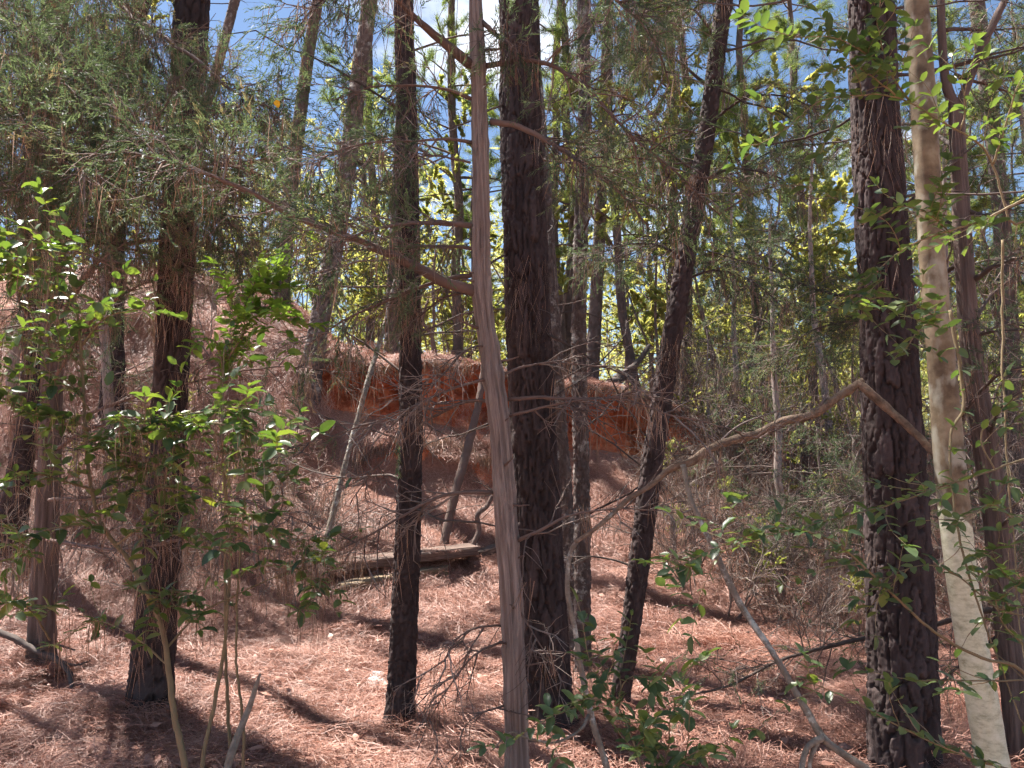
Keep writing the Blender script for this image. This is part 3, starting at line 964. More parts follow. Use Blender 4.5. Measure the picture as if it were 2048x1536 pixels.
PINES = [pine_variant(400 + i, h, cb, r0, nb, ml) for i, (h, cb, r0, nb, ml) in enumerate([
    (13, 3.6, 0.095, 38, 2.3), (15, 4.8, 0.12, 38, 2.7), (11, 2.4, 0.075, 38, 2.0), (16, 8.0, 0.14, 32, 2.8), (8, 1.4, 0.055, 36, 1.7), (6, 0.7, 0.042, 34, 1.5)])]


def cedar_foliage(r, L1, ln, per1=9, per2=5, spr=2, twl=(0.12, 0.4), droop=0.10, alive=1.0, seg1=4):
    """twigs and sprays on given limb lines; returns (wood MB, leaf MB, twig lines)"""
    wood, leaf = MB(), MB()
    p, d, t = spawn(r, L1, per1, 0.15, 1.0, (0.5, 1.15), 0.3)
    l2 = r.uniform(twl[0], twl[1], len(p)) * np.repeat(np.clip(ln, 0.5, 1.6), per1) * (1.25 - 0.6 * t)
    L2 = grow(r, p, d, l2, 6, 0.16, droop)
    tubes(wood, L2, taper(L2, 0.0045, 0.0015), 3, r.uniform(0.2, 0.9, len(L2)))
    p, d, t = spawn(r, L2, per2, 0.2, 1.0, (0.4, 1.0), 0.2)
    L3 = grow(r, p, d, r.uniform(0.06, 0.17, len(p)), 4, 0.2, droop * 1.5)
    tubes(wood, L3, taper(L3, 0.002, 0.001), 3, r.uniform(0.2, 0.9, len(L3)))
    keep = r.uniform(0, 1, len(L3)) < alive
    LK = L3[keep]
    if len(LK):
        p, d = along(r, LK, spr, 0.2, 1.0)
        d = norm(d + A(0, 0, -0.25))
        clump = vn(p[:, 0] * 3.0, p[:, 1] * 3.0, p[:, 2] * 3.0, 77)
        tn = np.clip(0.42 + 0.3 * clump + r.normal(0, 0.16, len(p)), 0, 1)
        foliage(leaf, r, p, d, SPRAY, (0.7, 1.25), tn)
    return wood, leaf, L2, L3


def cedar_variant(seed, h, r0, nb=40, base=0.5):
    r = np.random.default_rng(seed)
    z = np.linspace(-0.2, h, 9)
    bend = np.cumsum(r.normal(0, 0.04, (9, 2)), 0); bend -= bend[0]
    path = np.column_stack([bend, z, np.interp(z, [-0.2, h], [r0, 0.012])])
    pr = spline(path, 0.1)
    tm = MB(); string_trunk(tm, pr[:, :3], pr[:, 3], 16, seed, 0.12, 0.06)
    zs = r.uniform(base, h * 0.97, nb)
    st = np.column_stack([np.interp(zs, z, path[:, 0]), np.interp(zs, z, path[:, 1]), zs])
    az = r.uniform(0, 6.28, nb); el = r.uniform(0.0, 0.6, nb)
    ln = (1 - zs / h) ** 0.7 * 1.7 * r.uniform(0.5, 1.1, nb) + 0.25
    d = np.column_stack([np.cos(az) * np.cos(el), np.sin(az) * np.cos(el), np.sin(el)])
    L1 = grow(r, st, d, ln, 8, 0.10, 0.10)
    wood, leaf, L2, L3 = cedar_foliage(r, L1, ln, 8, 4, 2, (0.15, 0.42), 0.12, 0.8)
    tubes(wood, L1, taper(L1, 0.012, 0.003), 4, 0.4)
    return (tm.mesh('cedar_trunk', M['cedar_bark']), wood.mesh('cedar_twigs', M['twig']), leaf.mesh('cedar_crown', M['cedar_leaf'], smooth=False))


CEDARS = [cedar_variant(500, 5.2, 0.07, 36, 0.3), cedar_variant(501, 3.4, 0.045, 30, 0.2), cedar_variant(502, 6.8, 0.08, 40, 1.4)]


def sapling_variant(seed, h, nl, lsize, matname='young_leaf'):
    r = np.random.default_rng(seed)
    ns = r.integers(2, 5)
    st = np.zeros((ns, 3)); st[:, 2] = -0.1
    d = np.column_stack([r.normal(0, 0.25, (ns, 2)), np.ones(ns)])
    S = grow(r, st, d, h * r.uniform(0.6, 1.0, ns), 10, 0.08)
    w = MB(); tubes(w, S, taper(S, 0.018 * h / 3, 0.004), 6, 0.5)
    p, dd, t = spawn(r, S, 9, 0.25, 1.0, (0.5, 1.1))
    B1 = grow(r, p, dd, r.uniform(0.3, 0.9, len(p)) * h / 3.2, 6, 0.2, 0, 0.1)
    tubes(w, B1, taper(B1, 0.006, 0.002), 3, 0.5)
    p, dd, t = spawn(r, B1, 4, 0.2, 1.0, (0.4, 1.1))
    B2 = grow(r, p, dd, r.uniform(0.12, 0.4, len(p)), 4, 0.2)
    tubes(w, B2, taper(B2, 0.003, 0.0015), 3, 0.5)
    lm = MB()
    p, dd = along(r, B2, max(1, nl // len(B2)), 0.1, 1.0)
    scatter(lm, LEAF_V, LEAF_T, p, dd, lsize * r.uniform(0.6, 1.2, len(p)), r, None, LEAF_Q, up=(0, 0, 1))
    return (w.mesh('sapling_stems', M['twig']), lm.mesh('sapling_crown', M[matname], smooth=False))


SAPS = [sapling_variant(600, 3.6, 3400, 0.07), sapling_variant(601, 2.4, 2200, 0.06), sapling_variant(602, 5.2, 4600, 0.08)]


def bare_variant(seed, h):
    r = np.random.default_rng(seed)
    ns = 5
    st = r.normal(0, 0.05, (ns, 3)) * A(1, 1, 0); st[:, 2] = -0.08
    d = np.column_stack([r.normal(0, 0.45, (ns, 2)), np.ones(ns)])
    S = grow(r, st, d, h * r.uniform(0.5, 1.0, ns), 8, 0.13)
    w = MB(); tubes(w, S, taper(S, 0.010, 0.003), 5, 0.6)
    p, dd, t = spawn(r, S, 8, 0.2, 1.0, (0.5, 1.2))
    B1 = grow(r, p, dd, r.uniform(0.25, 0.7, len(p)), 6, 0.2, 0.05)
    tubes(w, B1, taper(B1, 0.0045, 0.002), 3, r.uniform(0.2, 1, len(B1)))
    p, dd, t = spawn(r, B1, 6, 0.2, 1.0, (0.4, 1.1))
    B2 = grow(r, p, dd, r.uniform(0.08, 0.3, len(p)), 4, 0.25, 0.05)
    tubes(w, B2, taper(B2, 0.0025, 0.001), 3, r.uniform(0.2, 1, len(B2)))
    hm = MB()
    p, dd = along(r, B2, 1, 0.1, 1.0)
    hang_strands(hm, r, p[r.uniform(0, 1, len(p)) < 0.45], per=4, spread=0.03, splay=0.4)
    return (w.mesh('bare_stems', M['twig']), hm.mesh('dry_needles', M['dry_needle'], smooth=False))


BARE = [bare_variant(700, 1.5), bare_variant(701, 1.0), bare_variant(702, 2.2)]


def place(kind, var, x, y, rz, s, name, label, cat, group, dz=0.0):
    t = root(name, label, cat, (x, y, Hs(x, y) + dz), group)
    if kind == 'pine':
        part('trunk', var[0], t, rz=rz, sc_=s); part('crown', var[1], t, rz=rz, sc_=s); part('limbs', var[2], t, rz=rz, sc_=s)['kind'] = 'stuff'
    elif kind == 'cedar':
        part('trunk', var[0], t, rz=rz, sc_=s); part('twigs', var[1], t, rz=rz, sc_=s); part('crown', var[2], t, rz=rz, sc_=s)
    elif kind == 'sap':
        part('stem', var[0], t, rz=rz, sc_=s); part('crown', var[1], t, rz=rz, sc_=s)
    else:
        part('stem', var[0], t, rz=rz, sc_=s); part('dry_needles', var[1], t, rz=rz, sc_=s)
    return t

# ------------------------------------------------------------------ the pines that stand nearest
def near_pine(label, pts, Y, seg, cell, depth, seed, mt='pine_bark', crown=3, top=18.0, flare=1.25, group=None, **kw):
    pr = uv_path(pts, Y, True, flare, top)
    base = pr[0, :3].copy(); base[2] = Hs(base[0], base[1])
    t = root('pine_tree', label, 'pine', base, group)
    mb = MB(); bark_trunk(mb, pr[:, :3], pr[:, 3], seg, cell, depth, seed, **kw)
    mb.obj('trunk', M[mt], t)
    if crown is not None:
        tp = pr[-1, :3]
        hgt = {3: 16, 1: 15, 0: 13}[crown]
        off = (tp[0] - base[0], tp[1] - base[1], tp[2] - base[2] - hgt)
        part('crown', PINES[crown][1], t, off, seed * 1.3)
    return t, pr


YA = ground_at(300, 1432); YBp = ground_at(800, 1452); YC = ground_at(1090, 1450); YE = ground_at(1235, 1432); YF = ground_at(1165, 1375); YG = ground_at(1150, 1330)
pA, prA = near_pine('dark plated pine behind the leafy shrub at the left', [(388, -60, 66), (382, 100, 66), (365, 300, 64), (352, 560, 62), (342, 760, 60), (330, 1000, 62), (312, 1250, 72), (300, 1400, 84)], YA, 96, (0.048, 0.16), 0.022, 11)
pB, prB = near_pine('slim dark pine between the red bank gap and the shaggy cedar trunk', [(806, -60, 38), (812, 150, 39), (818, 500, 41), (821, 800, 43), (818, 1000, 45), (808, 1250, 50), (800, 1420, 56)], YBp, 64, (0.030, 0.065), 0.014, 12, tilt=0.6)
pC, prC = near_pine('thick black-barked pine just behind the shaggy cedar trunk', [(1037, -60, 78), (1041, 200, 80), (1050, 500, 84), (1062, 750, 86), (1072, 1000, 90), (1085, 1250, 94), (1092, 1400, 104)], YC, 120, (0.040, 0.21), 0.028, 13, flare=1.35, tilt=0.25)
pD, prD = near_pine('large dark pine with big bark plates beside the pale smooth tree', [(1738, -60, 84), (1745, 150, 86), (1766, 500, 96), (1785, 850, 104), (1798, 1150, 112), (1806, 1400, 118), (1808, 1530, 124)], 4.05, 140, (0.054, 0.20), 0.026, 14, flare=1.2, tilt=0.22, row=0.008, zfine=4.4)
pE, prE = near_pine('thin leaning pine slanting up to the right beyond the bank', [(1455, -40, 33), (1425, 180, 34), (1392, 400, 36), (1357, 600, 38), (1328, 770, 40), (1305, 920, 40), (1285, 1080, 40), (1262, 1250, 36), (1240, 1400, 38)], YE, 60, (0.032, 0.06), 0.012, 15, tilt=0.9, crown=3, top=16.0)
pF, prF = near_pine('thin grey flaky pine, the straight one beside the black-barked pine', [(1168, -40, 24), (1170, 200, 24), (1162, 450, 26), (1158, 700, 27), (1162, 900, 28), (1165, 1100, 29), (1166, 1330, 31)], YF, 60, (0.030, 0.055), 0.014, 16, 'pine_bark_grey', tilt=1.3, crown=3, top=16.0)
pG, prG = near_pine('thin lichened pine leaning against the black-barked pine', [(1085, 300, 22), (1098, 500, 24), (1108, 680, 28), (1118, 850, 30), (1130, 1000, 31), (1143, 1180, 32), (1152, 1300, 34)], YG, 60, (0.030, 0.055), 0.014, 17, 'pine_bark_grey', tilt=1.3, crown=None, top=5.2)
YH = ground_at(620, 795)
pH, prH = near_pine('leaning grey pine growing on the red bank edge', [(745, -40, 30), (732, 60, 31), (712, 200, 33), (690, 370, 35), (664, 520, 36), (640, 640, 38), (625, 730, 42), (616, 800, 46), (610, 880, 50)], YH, 48, (0.05, 0.09), 0.022, 18, 'pine_bark_grey', tilt=0.9, crown=3, top=20.0, zfine=8.5, row=0.015)
pI, prI = near_pine('pale straight pine on the hill behind the leaning grey pine', [(640, -30, 22), (618, 100, 24), (598, 250, 26), (580, 400, 27), (565, 560, 30)], 15.5, 30, (0.07, 0.12), 0.022, 19, 'pine_bark_far', crown=1, top=24.0, zfine=11, row=0.03)
pM, prM = near_pine('dark pine trunk bending behind the upper left cedar sprays', [(292, -40, 34), (270, 60, 32), (248, 160, 30), (236, 350, 32), (230, 560, 34), (228, 690, 36)], 10.6, 40, (0.05, 0.09), 0.02, 20, crown=3, top=18.0, zfine=8, row=0.016)
pN, prN = near_pine('grey slanting dead pine against the bright cloud', [(480, -40, 19), (452, 70, 19), (425, 170, 18), (408, 240, 18), (388, 420, 18), (372, 640, 20)], 11.5, 30, (0.05, 0.09), 0.012, 21, 'pine_bark_grey', crown=None, top=9.5, zfine=9, row=0.02)
pO, prO = near_pine('dark plated pine at the far left edge', [(70, 560, 32), (66, 700, 34), (55, 850, 37), (40, 940, 42)], 8.6, 40, (0.05, 0.10), 0.024, 22, crown=3, top=18.0, row=0.014)
pP2, _ = near_pine('pale pinkish pine behind the straight flaky one', [(1215, 60, 20), (1206, 300, 22), (1195, 550, 24), (1186, 720, 26), (1184, 760, 27)], 13.5, 30, (0.06, 0.1), 0.02, 23, 'pine_bark_far', crown=1, top=15.0, zfine=9, row=0.025)
pQ2, _ = near_pine('grey pine on the bank top behind the slim dark pine', [(800, 300, 24), (792, 480, 26), (786, 600, 27), (783, 690, 28)], 13.0, 30, (0.06, 0.1), 0.02, 24, 'pine_bark_far', crown=1, top=23.0, zfine=9, row=0.025)
pR2, _ = near_pine('sunlit pinkish pine between the pale smooth tree and the right edge', [(1948, -40, 28), (1972, 150, 29), (1995, 350, 30), (2012, 560, 32), (2022, 760, 34), (2028, 900, 36)], 9.5, 36, (0.06, 0.11), 0.02, 25, 'pine_bark_far', crown=1, top=14.0, zfine=7.5, row=0.02)

# small resin-dead limbs on the near pines
r_ = np.random.default_rng(31)
for t, pr, zs in ((pA, prA, (1.4, 4.6)), (pB, prB, (1.2, 4.8)), (pE, prE, (0.9, 5.0)), (pF, prF, (1.2, 5.0)), (pH, prH, (3.6, 8.5)), (pD, prD, (2.2, 4.5)), (pC, prC, (1.4, 4.8)), (pG, prG, (1.0, 5.0)), (pI, prI, (6, 10)), (pM, prM, (4, 8)), (pN, prN, (4, 9))):
    nb = 9
    z = r_.uniform(zs[0], zs[1], nb)
    st = np.column_stack([np.interp(z, pr[:, 2], pr[:, i]) for i in range(2)] + [z])
    az = r_.uniform(0, 6.28, nb); d = np.column_stack([np.cos(az), np.sin(az) * 0.5, r_.uniform(-0.3, 0.5, nb)])
    L = grow(r_, st, d, r_.uniform(0.4, 1.5, nb), 8, 0.16, 0.03)
    for k in range(nb):
        Lk = L[k:k + 1]
        w = MB(); tubes(w, Lk, taper(Lk, 0.009, 0.003), 5, r_.uniform(0.2, 0.8, 1))
        p, dd, tt = spawn(r_, Lk, 5, 0.2, 1.0, (0.4, 1.1)); L2 = grow(r_, p, dd, r_.uniform(0.1, 0.45, len(p)), 5, 0.22, 0.05)
        tubes(w, L2, taper(L2, 0.0035, 0.0015), 3, r_.uniform(0.2, 0.9, len(L2)))
        w.obj('dead_limb', M['dark_twig'], t)

# clumps of fallen needles caught on the trunks
r_ = np.random.default_rng(33)
for t, pr, spots_ in ((pA, prA, [(352, 560, 40, 40), (350, 640, 38, 26), (330, 1050, 40, 24), (318, 1180, 45, 30)]), (pC, prC, [(1060, 560, 40, 24), (1065, 640, 40, 14)]), (pD, prD, [(1790, 250, 36, 14), (1788, 320, 36, 12), (1785, 560, 36, 16), (1790, 1130, 30, 8)]), (pE, prE, [(1400, 380, 30, 50), (1340, 700, 25, 20)]), (pB, prB, [(815, 480, 25, 40), (818, 620, 25, 30)])):
    hm = MB()
    for (u, v, w_, n_) in spots_:
        Y = pr[0, 1]; c = W(u, v, Y); z = c[2] + r_.uniform(-0.10, 0.10, n_)
        R = np.interp(z, pr[:, 2], pr[:, 3]) + 0.012
        a = r_.uniform(-np.pi, 0, n_)
        P = np.column_stack([np.interp(z, pr[:, 2], pr[:, 0]) + R * np.cos(a), np.interp(z, pr[:, 2], pr[:, 1]) + R * np.sin(a), z])
        hang_strands(hm, r_, P, length=(0.12, 0.26), per=4, spread=0.02, w=0.0011, splay=0.22)
    hm.obj('dry_needles', M['dry_needle'], t, smooth=False, kind='stuff')

# ------------------------------------------------------------------ the shaggy cedar in the middle
YP = 3.2
cP = uv_path([(948, -200, 26), (951, 0, 29), (958, 200, 32), (962, 400, 34), (963, 560, 37), (970, 640, 39), (984, 740, 40), (1000, 860, 42), (1010, 1000, 43), (1020, 1150, 45), (1028, 1300, 46), (1034, 1500, 45)], YP, True, 1.3, 6.0, 0.3)
tP = root('cedar_tree', 'shaggy grey-brown cedar trunk with many bare side branches at the centre', 'cedar', (cP[0, 0], cP[0, 1], Hs(cP[0, 0], cP[0, 1])))
mb = MB(); KNOTS = [W(970, v_, YP)[2] for v_ in (135, 583, 452, 498, 285, 198, 548, 590, 132, 243, 798, 832, 747, 1082, 985, 757, 690, 1252, 1305)]
for kz in KNOTS:
    cP[:, 3] *= 1 + 0.10 * np.exp(-((cP[:, 2] - kz) / 0.022) ** 2)
cP[:, 3] *= 0.93 + 0.06 * vn(cP[:, 2] * 6, 0.3, 0, 48)
string_trunk(mb, cP[:, :3], cP[:, 3], 88, 41, 0.22, 0.010); mb.obj('trunk', M['cedar_bark'], tP)
r_ = np.random.default_rng(34)
for k in range(16):
    z_ = r_.uniform(0.5, 3.6); a_ = r_.uniform(-3.4, 0.3)
    c_ = A(*[np.interp(z_, cP[:, 2], cP[:, i]) for i in range(2)], z_); R_ = np.interp(z_, cP[:, 2], cP[:, 3])
    d_ = A(math.cos(a_), math.sin(a_), r_.uniform(-0.1, 0.5))
    L_ = grow(r_, (c_ + d_ * R_ * 0.7)[None], d_[None], A(r_.uniform(0.03, 0.14)), 5, 0.15)
    mb = MB(); tube(mb, L_[0], np.linspace(r_.uniform(0.004, 0.008), 0.002, 5), 7, 0.15, k)
    mb.obj('branch_stub', M['limb'], tP)

# limbs: photo pixels with distance; (points, width px at the root, life 0..1, twig density)
PB = [
    ([(945, 135, 3.2), (880, 80, 3.1), (830, 35, 3.0), (770, -20, 2.9), (690, -80, 2.8)], 24, 0.35, 6),
    ([(958, 583, 3.2), (900, 565, 3.15), (830, 530, 3.1), (750, 490, 3.05), (660, 455, 3.0), (575, 420, 3.0), (480, 370, 2.9), (380, 330, 2.85), (250, 300, 2.8)], 26, 0.40, 8),
    ([(945, 452, 3.2), (880, 450, 3.1), (800, 452, 3.0), (722, 472, 2.9), (640, 500, 2.8)], 13, 0.5, 9),
    ([(950, 498, 3.2), (900, 492, 3.3), (820, 490, 3.4), (720, 495, 3.5), (640, 500, 3.6)], 10, 0.4, 8),
    ([(945, 285, 3.2), (880, 278, 3.1), (800, 280, 3.0), (700, 290, 2.9), (600, 330, 2.8)], 8, 0.6, 8),
    ([(942, 198, 3.2), (900, 178, 3.2), (830, 168, 3.2), (740, 175, 3.2), (660, 200, 3.2)], 9, 0.6, 8),
    ([(940, 325, 3.2), (880, 310, 3.3), (800, 312, 3.5), (700, 320, 3.7)], 6, 0.5, 8),
    ([(952, 548, 3.2), (880, 562, 3.2), (790, 600, 3.2), (700, 640, 3.2), (620, 690, 3.2)], 11, 0.25, 8),
    ([(962, 590, 3.2), (900, 590, 3.3), (850, 625, 3.4), (800, 680, 3.5)], 7, 0.1, 8),
    ([(970, 132, 3.2), (1030, 122, 3.15), (1090, 128, 3.1), (1160, 165, 3.0), (1230, 235, 2.95), (1290, 295, 2.9), (1370, 360, 2.85), (1440, 430, 2.8)], 13, 0.5, 9),
    ([(982, 243, 3.2), (1040, 255, 3.15), (1110, 290, 3.1), (1180, 335, 3.05), (1250, 395, 3.0), (1300, 460, 3.0)], 15, 0.5, 9),
    ([(965, 45, 3.2), (1005, 80, 3.15), (1030, 100, 3.1), (1032, 170, 3.1)], 12, 0.5, 8),
    ([(965, -60, 3.2), (1050, -80, 3.1), (1180, -40, 3.0), (1290, 60, 2.9), (1340, 170, 2.9)], 14, 0.6, 10),
    ([(940, -120, 3.2), (840, -140, 3.1), (700, -60, 3.0), (590, 60, 2.9)], 14, 0.5, 10),
    ([(1018, 798, 3.2), (1090, 796, 3.1), (1160, 798, 3.0), (1250, 800, 2.9), (1330, 828, 2.8), (1420, 845, 2.75), (1530, 880, 2.7)], 9, 0.0, 6),
    ([(1018, 832, 3.2), (1080, 815, 3.1), (1150, 800, 3.0), (1220, 793, 2.9), (1290, 770, 2.85)], 7, 0.0, 5),
    ([(1008, 747, 3.2), (1060, 730, 3.3), (1120, 724, 3.4), (1220, 733, 3.5), (1330, 760, 3.5)], 6, 0.0, 5),
    ([(1035, 1082, 3.2), (1085, 1058, 3.1), (1150, 1030, 3.05), (1250, 1018, 3.0), (1370, 1030, 2.95)], 9, 0.0, 5),
    ([(988, 985, 3.2), (930, 984, 3.15), (870, 995, 3.1), (820, 1025, 3.05), (760, 1058, 3.0), (690, 1095, 2.95), (620, 1135, 2.9)], 10, 0.0, 6),
    ([(978, 757, 3.2), (920, 772, 3.1), (850, 800, 3.0), (780, 835, 2.95), (700, 860, 2.9), (600, 890, 2.85)], 8, 0.05, 7),
    ([(982, 800, 3.2), (930, 805, 3.3), (870, 835, 3.4), (820, 870, 3.5), (760, 930, 3.6), (700, 1010, 3.7)], 9, 0.0, 7),
    ([(975, 690, 3.2), (930, 700, 3.1), (890, 740, 3.05), (850, 775, 3.0), (780, 800, 2.95)], 6, 0.0, 6),
    ([(1006, 1252, 3.2), (950, 1256, 3.1), (905, 1285, 3.05), (885, 1325, 3.0), (850, 1345, 3.0), (815, 1390, 2.95)], 5, 0.0, 4),
    ([(1010, 1282, 3.2), (950, 1310, 3.1), (905, 1365, 3.05), (870, 1420, 3.0), (835, 1500, 2.95)], 5.5, 0.0, 4),
    ([(1012, 1410, 3.2), (960, 1430, 3.15), (925, 1460, 3.1)], 4.5, 0.0, 3),
    ([(1040, 1305, 3.2), (1090, 1300, 3.3), (1130, 1302, 3.4), (1160, 1315, 3.5)], 6, 0.0, 4),
    ([(1035, 1215, 3.2), (1070, 1270, 3.1), (1110, 1330, 3.05), (1140, 1390, 3.0)], 5, 0.0, 3),
]


def limbs(tree, specs, seed, twl=(0.12, 0.42), limb_mat='limb', twig_mat='twig', per2=5, hang=0.0, spr=2):
    r = np.random.default_rng(seed)
    for i, (pp, wpx, life, dens) in enumerate(specs):
        P = np.array([[*W(*p), PX(wpx, p[2]) / 2 * (1 - 0.78 * (k / (len(pp) - 1)) ** 0.8)] for k, p in enumerate(pp)])
        s = spline(P, 0.03)
        s[1:-1, :3] += np.cumsum(r.normal(0, 0.0016, (len(s) - 2, 3)), 0)
        mb = MB(); tube(mb, s[:, :3], np.maximum(s[:, 3], 0.0016), 10 if wpx > 10 else 6, 0.10, seed + i, r.uniform(0.35, 0.65))
        b = mb.obj('branch', M[limb_mat], tree)
        ln = float(np.sum(np.linalg.norm(np.diff(s[:, :3], axis=0), axis=1)))
        idxs = np.linspace(0, len(s) - 1, 14).astype(int)
        L1 = s[idxs, :3][None]
        per1 = int(dens * ln * 2.6) + 2
        wood, leaf, L2, L3 = cedar_foliage(r, L1, A(min(1.0, ln)), per1, per2, spr, twl, 0.08, life)
        wood.obj('twigs', M[twig_mat], b, kind='stuff')
        if leaf.n:
            leaf.obj('sprays', M['cedar_leaf'], b, smooth=False, kind='stuff')
        if hang > 0:
            hm = MB()
            p, d = along(r, L3, 1, 0.0, 1.0)
            p = p[r.uniform(0, 1, len(p)) < hang]
            hang_strands(hm, r, p, per=6)
            if hm.n:
                hm.obj('dry_needles', M['dry_needle'], b, smooth=False, kind='stuff')


limbs(tP, PB, 42, hang=0.10)
EB = [
    ([(1400, 350, 5.3), (1330, 300, 5.0), (1260, 270, 4.8), (1200, 280, 4.6)], 8, 0.35, 12),
    ([(1425, 180, 5.3), (1350, 120, 5.0), (1270, 100, 4.8), (1190, 130, 4.6)], 8, 0.4, 12),
    ([(1440, 90, 5.3), (1390, 20, 5.0), (1320, 10, 4.8), (1230, 60, 4.6)], 8, 0.4, 12),
    ([(1410, 260, 5.3), (1480, 200, 5.1), (1560, 190, 4.9), (1640, 220, 4.7)], 8, 0.4, 12),
    ([(1395, 370, 5.3), (1460, 340, 5.1), (1540, 350, 4.9), (1610, 390, 4.8)], 8, 0.4, 12),
    ([(1365, 560, 5.3), (1430, 540, 5.2), (1500, 560, 5.1), (1560, 610, 5.0)], 7, 0.3, 11),
    ([(1372, 520, 5.3), (1310, 490, 5.2), (1240, 490, 5.1), (1170, 520, 5.0)], 7, 0.3, 11),
]
limbs(pE, [(p_, w_, min(1, l_ + 0.1), d_) for p_, w_, l_, d_ in EB], 47, hang=0.16, limb_mat='dark_twig')

# ------------------------------------------------------------------ the cedar at the left whose sprays fill the upper left corner
YK = ground_at(80, 1335)
cK = uv_path([(120, -80, 28), (118, 100, 30), (112, 400, 33), (106, 700, 36), (98, 950, 40), (88, 1150, 44), (82, 1310, 50)], YK, True, 1.3, 8.0, 0.3)
tK = root('cedar_tree', 'stringy-barked cedar at the left with dense drooping green sprays above', 'cedar', (cK[0, 0], cK[0, 1], Hs(cK[0, 0], cK[0, 1])))
mb = MB(); string_trunk(mb, cK[:, :3], cK[:, 3], 56, 43, 0.20, 0.015); mb.obj('trunk', M['cedar_bark_dark'], tK)
KB = [
    ([(115, 300, 5.6), (60, 60, 4.6), (95, 75, 4.1), (135, 150, 3.8), (160, 205, 3.6), (230, 240, 3.5), (310, 260, 3.4), (420, 320, 3.3), (520, 350, 3.2)], 22, 0.95, 11),
    ([(112, 420, 5.6), (150, 300, 4.8), (230, 280, 4.0), (330, 300, 3.6), (450, 330, 3.4), (560, 300, 3.3)], 16, 0.95, 11),
    ([(112, 500, 5.6), (80, 380, 4.6), (60, 330, 3.8), (110, 300, 3.3), (200, 350, 3.0)], 16, 0.95, 12),
    ([(112, 560, 5.6), (160, 430, 4.8), (260, 400, 4.2), (380, 420, 3.8), (500, 440, 3.6)], 14, 0.9, 11),
    ([(110, 200, 5.6), (150, 60, 5.0), (260, 40, 4.5), (380, 110, 4.1), (470, 190, 3.9), (560, 230, 3.7)], 15, 0.9, 11),
    ([(110, 240, 5.6), (20, 120, 4.8), (-20, 160, 4.2), (20, 230, 3.6), (60, 270, 3.2)], 14, 0.95, 12),
    ([(118, 50, 5.6), (170, -20, 5.0), (240, 10, 4.6), (300, 90, 4.3), (340, 170, 4.1)], 14, 0.8, 11),
    ([(118, 20, 5.6), (40, -80, 4.9), (-10, -20, 4.2), (40, 80, 3.7)], 14, 0.9, 12),
    ([(112, 600, 5.6), (60, 480, 4.8), (20, 400, 4.2), (-10, 380, 3.6), (30, 380, 3.2)], 13, 0.9, 11),
    ([(110, 650, 5.6), (200, 520, 5.0), (330, 480, 4.6), (460, 500, 4.2), (580, 510, 3.9)], 13, 0.6, 11),
    ([(108, 420, 5.6), (250, 330, 5.2), (400, 360, 4.8), (560, 400, 4.6), (680, 380, 4.4)], 12, 0.7, 10),
    ([(108, 760, 5.6), (180, 640, 5.0), (280, 570, 4.6), (400, 540, 4.2)], 10, 0.25, 9),
    ([(108, 720, 5.6), (40, 600, 4.6), (30, 520, 4.0), (120, 500, 3.6), (230, 540, 3.4)], 10, 0.5, 9),
    ([(118, 120, 5.6), (220, 160, 5.0), (340, 190, 4.4), (450, 230, 4.0), (580, 200, 3.8)], 12, 0.9, 11),
    ([(112, 350, 5.6), (150, 200, 4.8), (190, 150, 4.2), (120, 160, 3.6), (40, 200, 3.3)], 13, 0.95, 12),
    ([(108, 900, 5.6), (200, 850, 5.2), (320, 840, 5.0), (430, 880, 4.8)], 9, 0.0, 8),
    ([(100, 1000, 5.6), (220, 1000, 5.1), (360, 980, 4.6), (520, 1020, 4.3), (640, 1060, 4.1)], 9, 0.0, 9),
    ([(95, 1080, 5.6), (230, 1100, 5.0), (400, 1080, 4.5), (560, 1110, 4.2), (660, 1150, 4.0)], 8, 0.0, 9),
    ([(95, 860, 5.6), (250, 800, 5.2), (420, 760, 4.8), (560, 740, 4.6), (700, 760, 4.4)], 8, 0.1, 9),
]
limbs(tK, [(p_, w_, l_ * 0.85, d_ * 0.75) for p_, w_, l_, d_ in KB], 44, twl=(0.15, 0.5), per2=5, hang=0.26, spr=2)

# ------------------------------------------------------------------ the forked cedar at the right edge
YQ = 4.2
cQ = uv_path([(1912, 210, 30), (1916, 300, 31), (1926, 480, 33), (1938, 660, 36), (1960, 820, 40), (1988, 1000, 44), (2010, 1180, 47), (2030, 1360, 50), (2042, 1520, 54)], YQ, True, 1.2)
tQ = root('cedar_tree', 'reddish stringy cedar with a forked top, right of the pale smooth tree', 'cedar', (cQ[0, 0], cQ[0, 1], Hs(cQ[0, 0], cQ[0, 1])))
mb = MB(); string_trunk(mb, cQ[:, :3], cQ[:, 3], 64, 45, 0.14, 0.015)
for pts in ([(1912, 218, 24, 4.2), (1893, 170, 20, 4.2), (1885, 90, 17, 4.2), (1880, -60, 15, 4.2)], [(1913, 222, 22, 4.2), (1935, 170, 18, 4.2), (1962, 100, 17, 4.2), (2000, 20, 15, 4.2), (2040, -60, 13, 4.2)]):
    P = np.array([[*W(p[0], p[1], p[3]), PX(p[2], p[3]) / 2] for p in pts]); s = spline(P, 0.02)
    tube(mb, s[:, :3], s[:, 3], 16, 0.12, 9, 0.5)
mb.obj('trunk', M['cedar_bark_dark'], tQ)
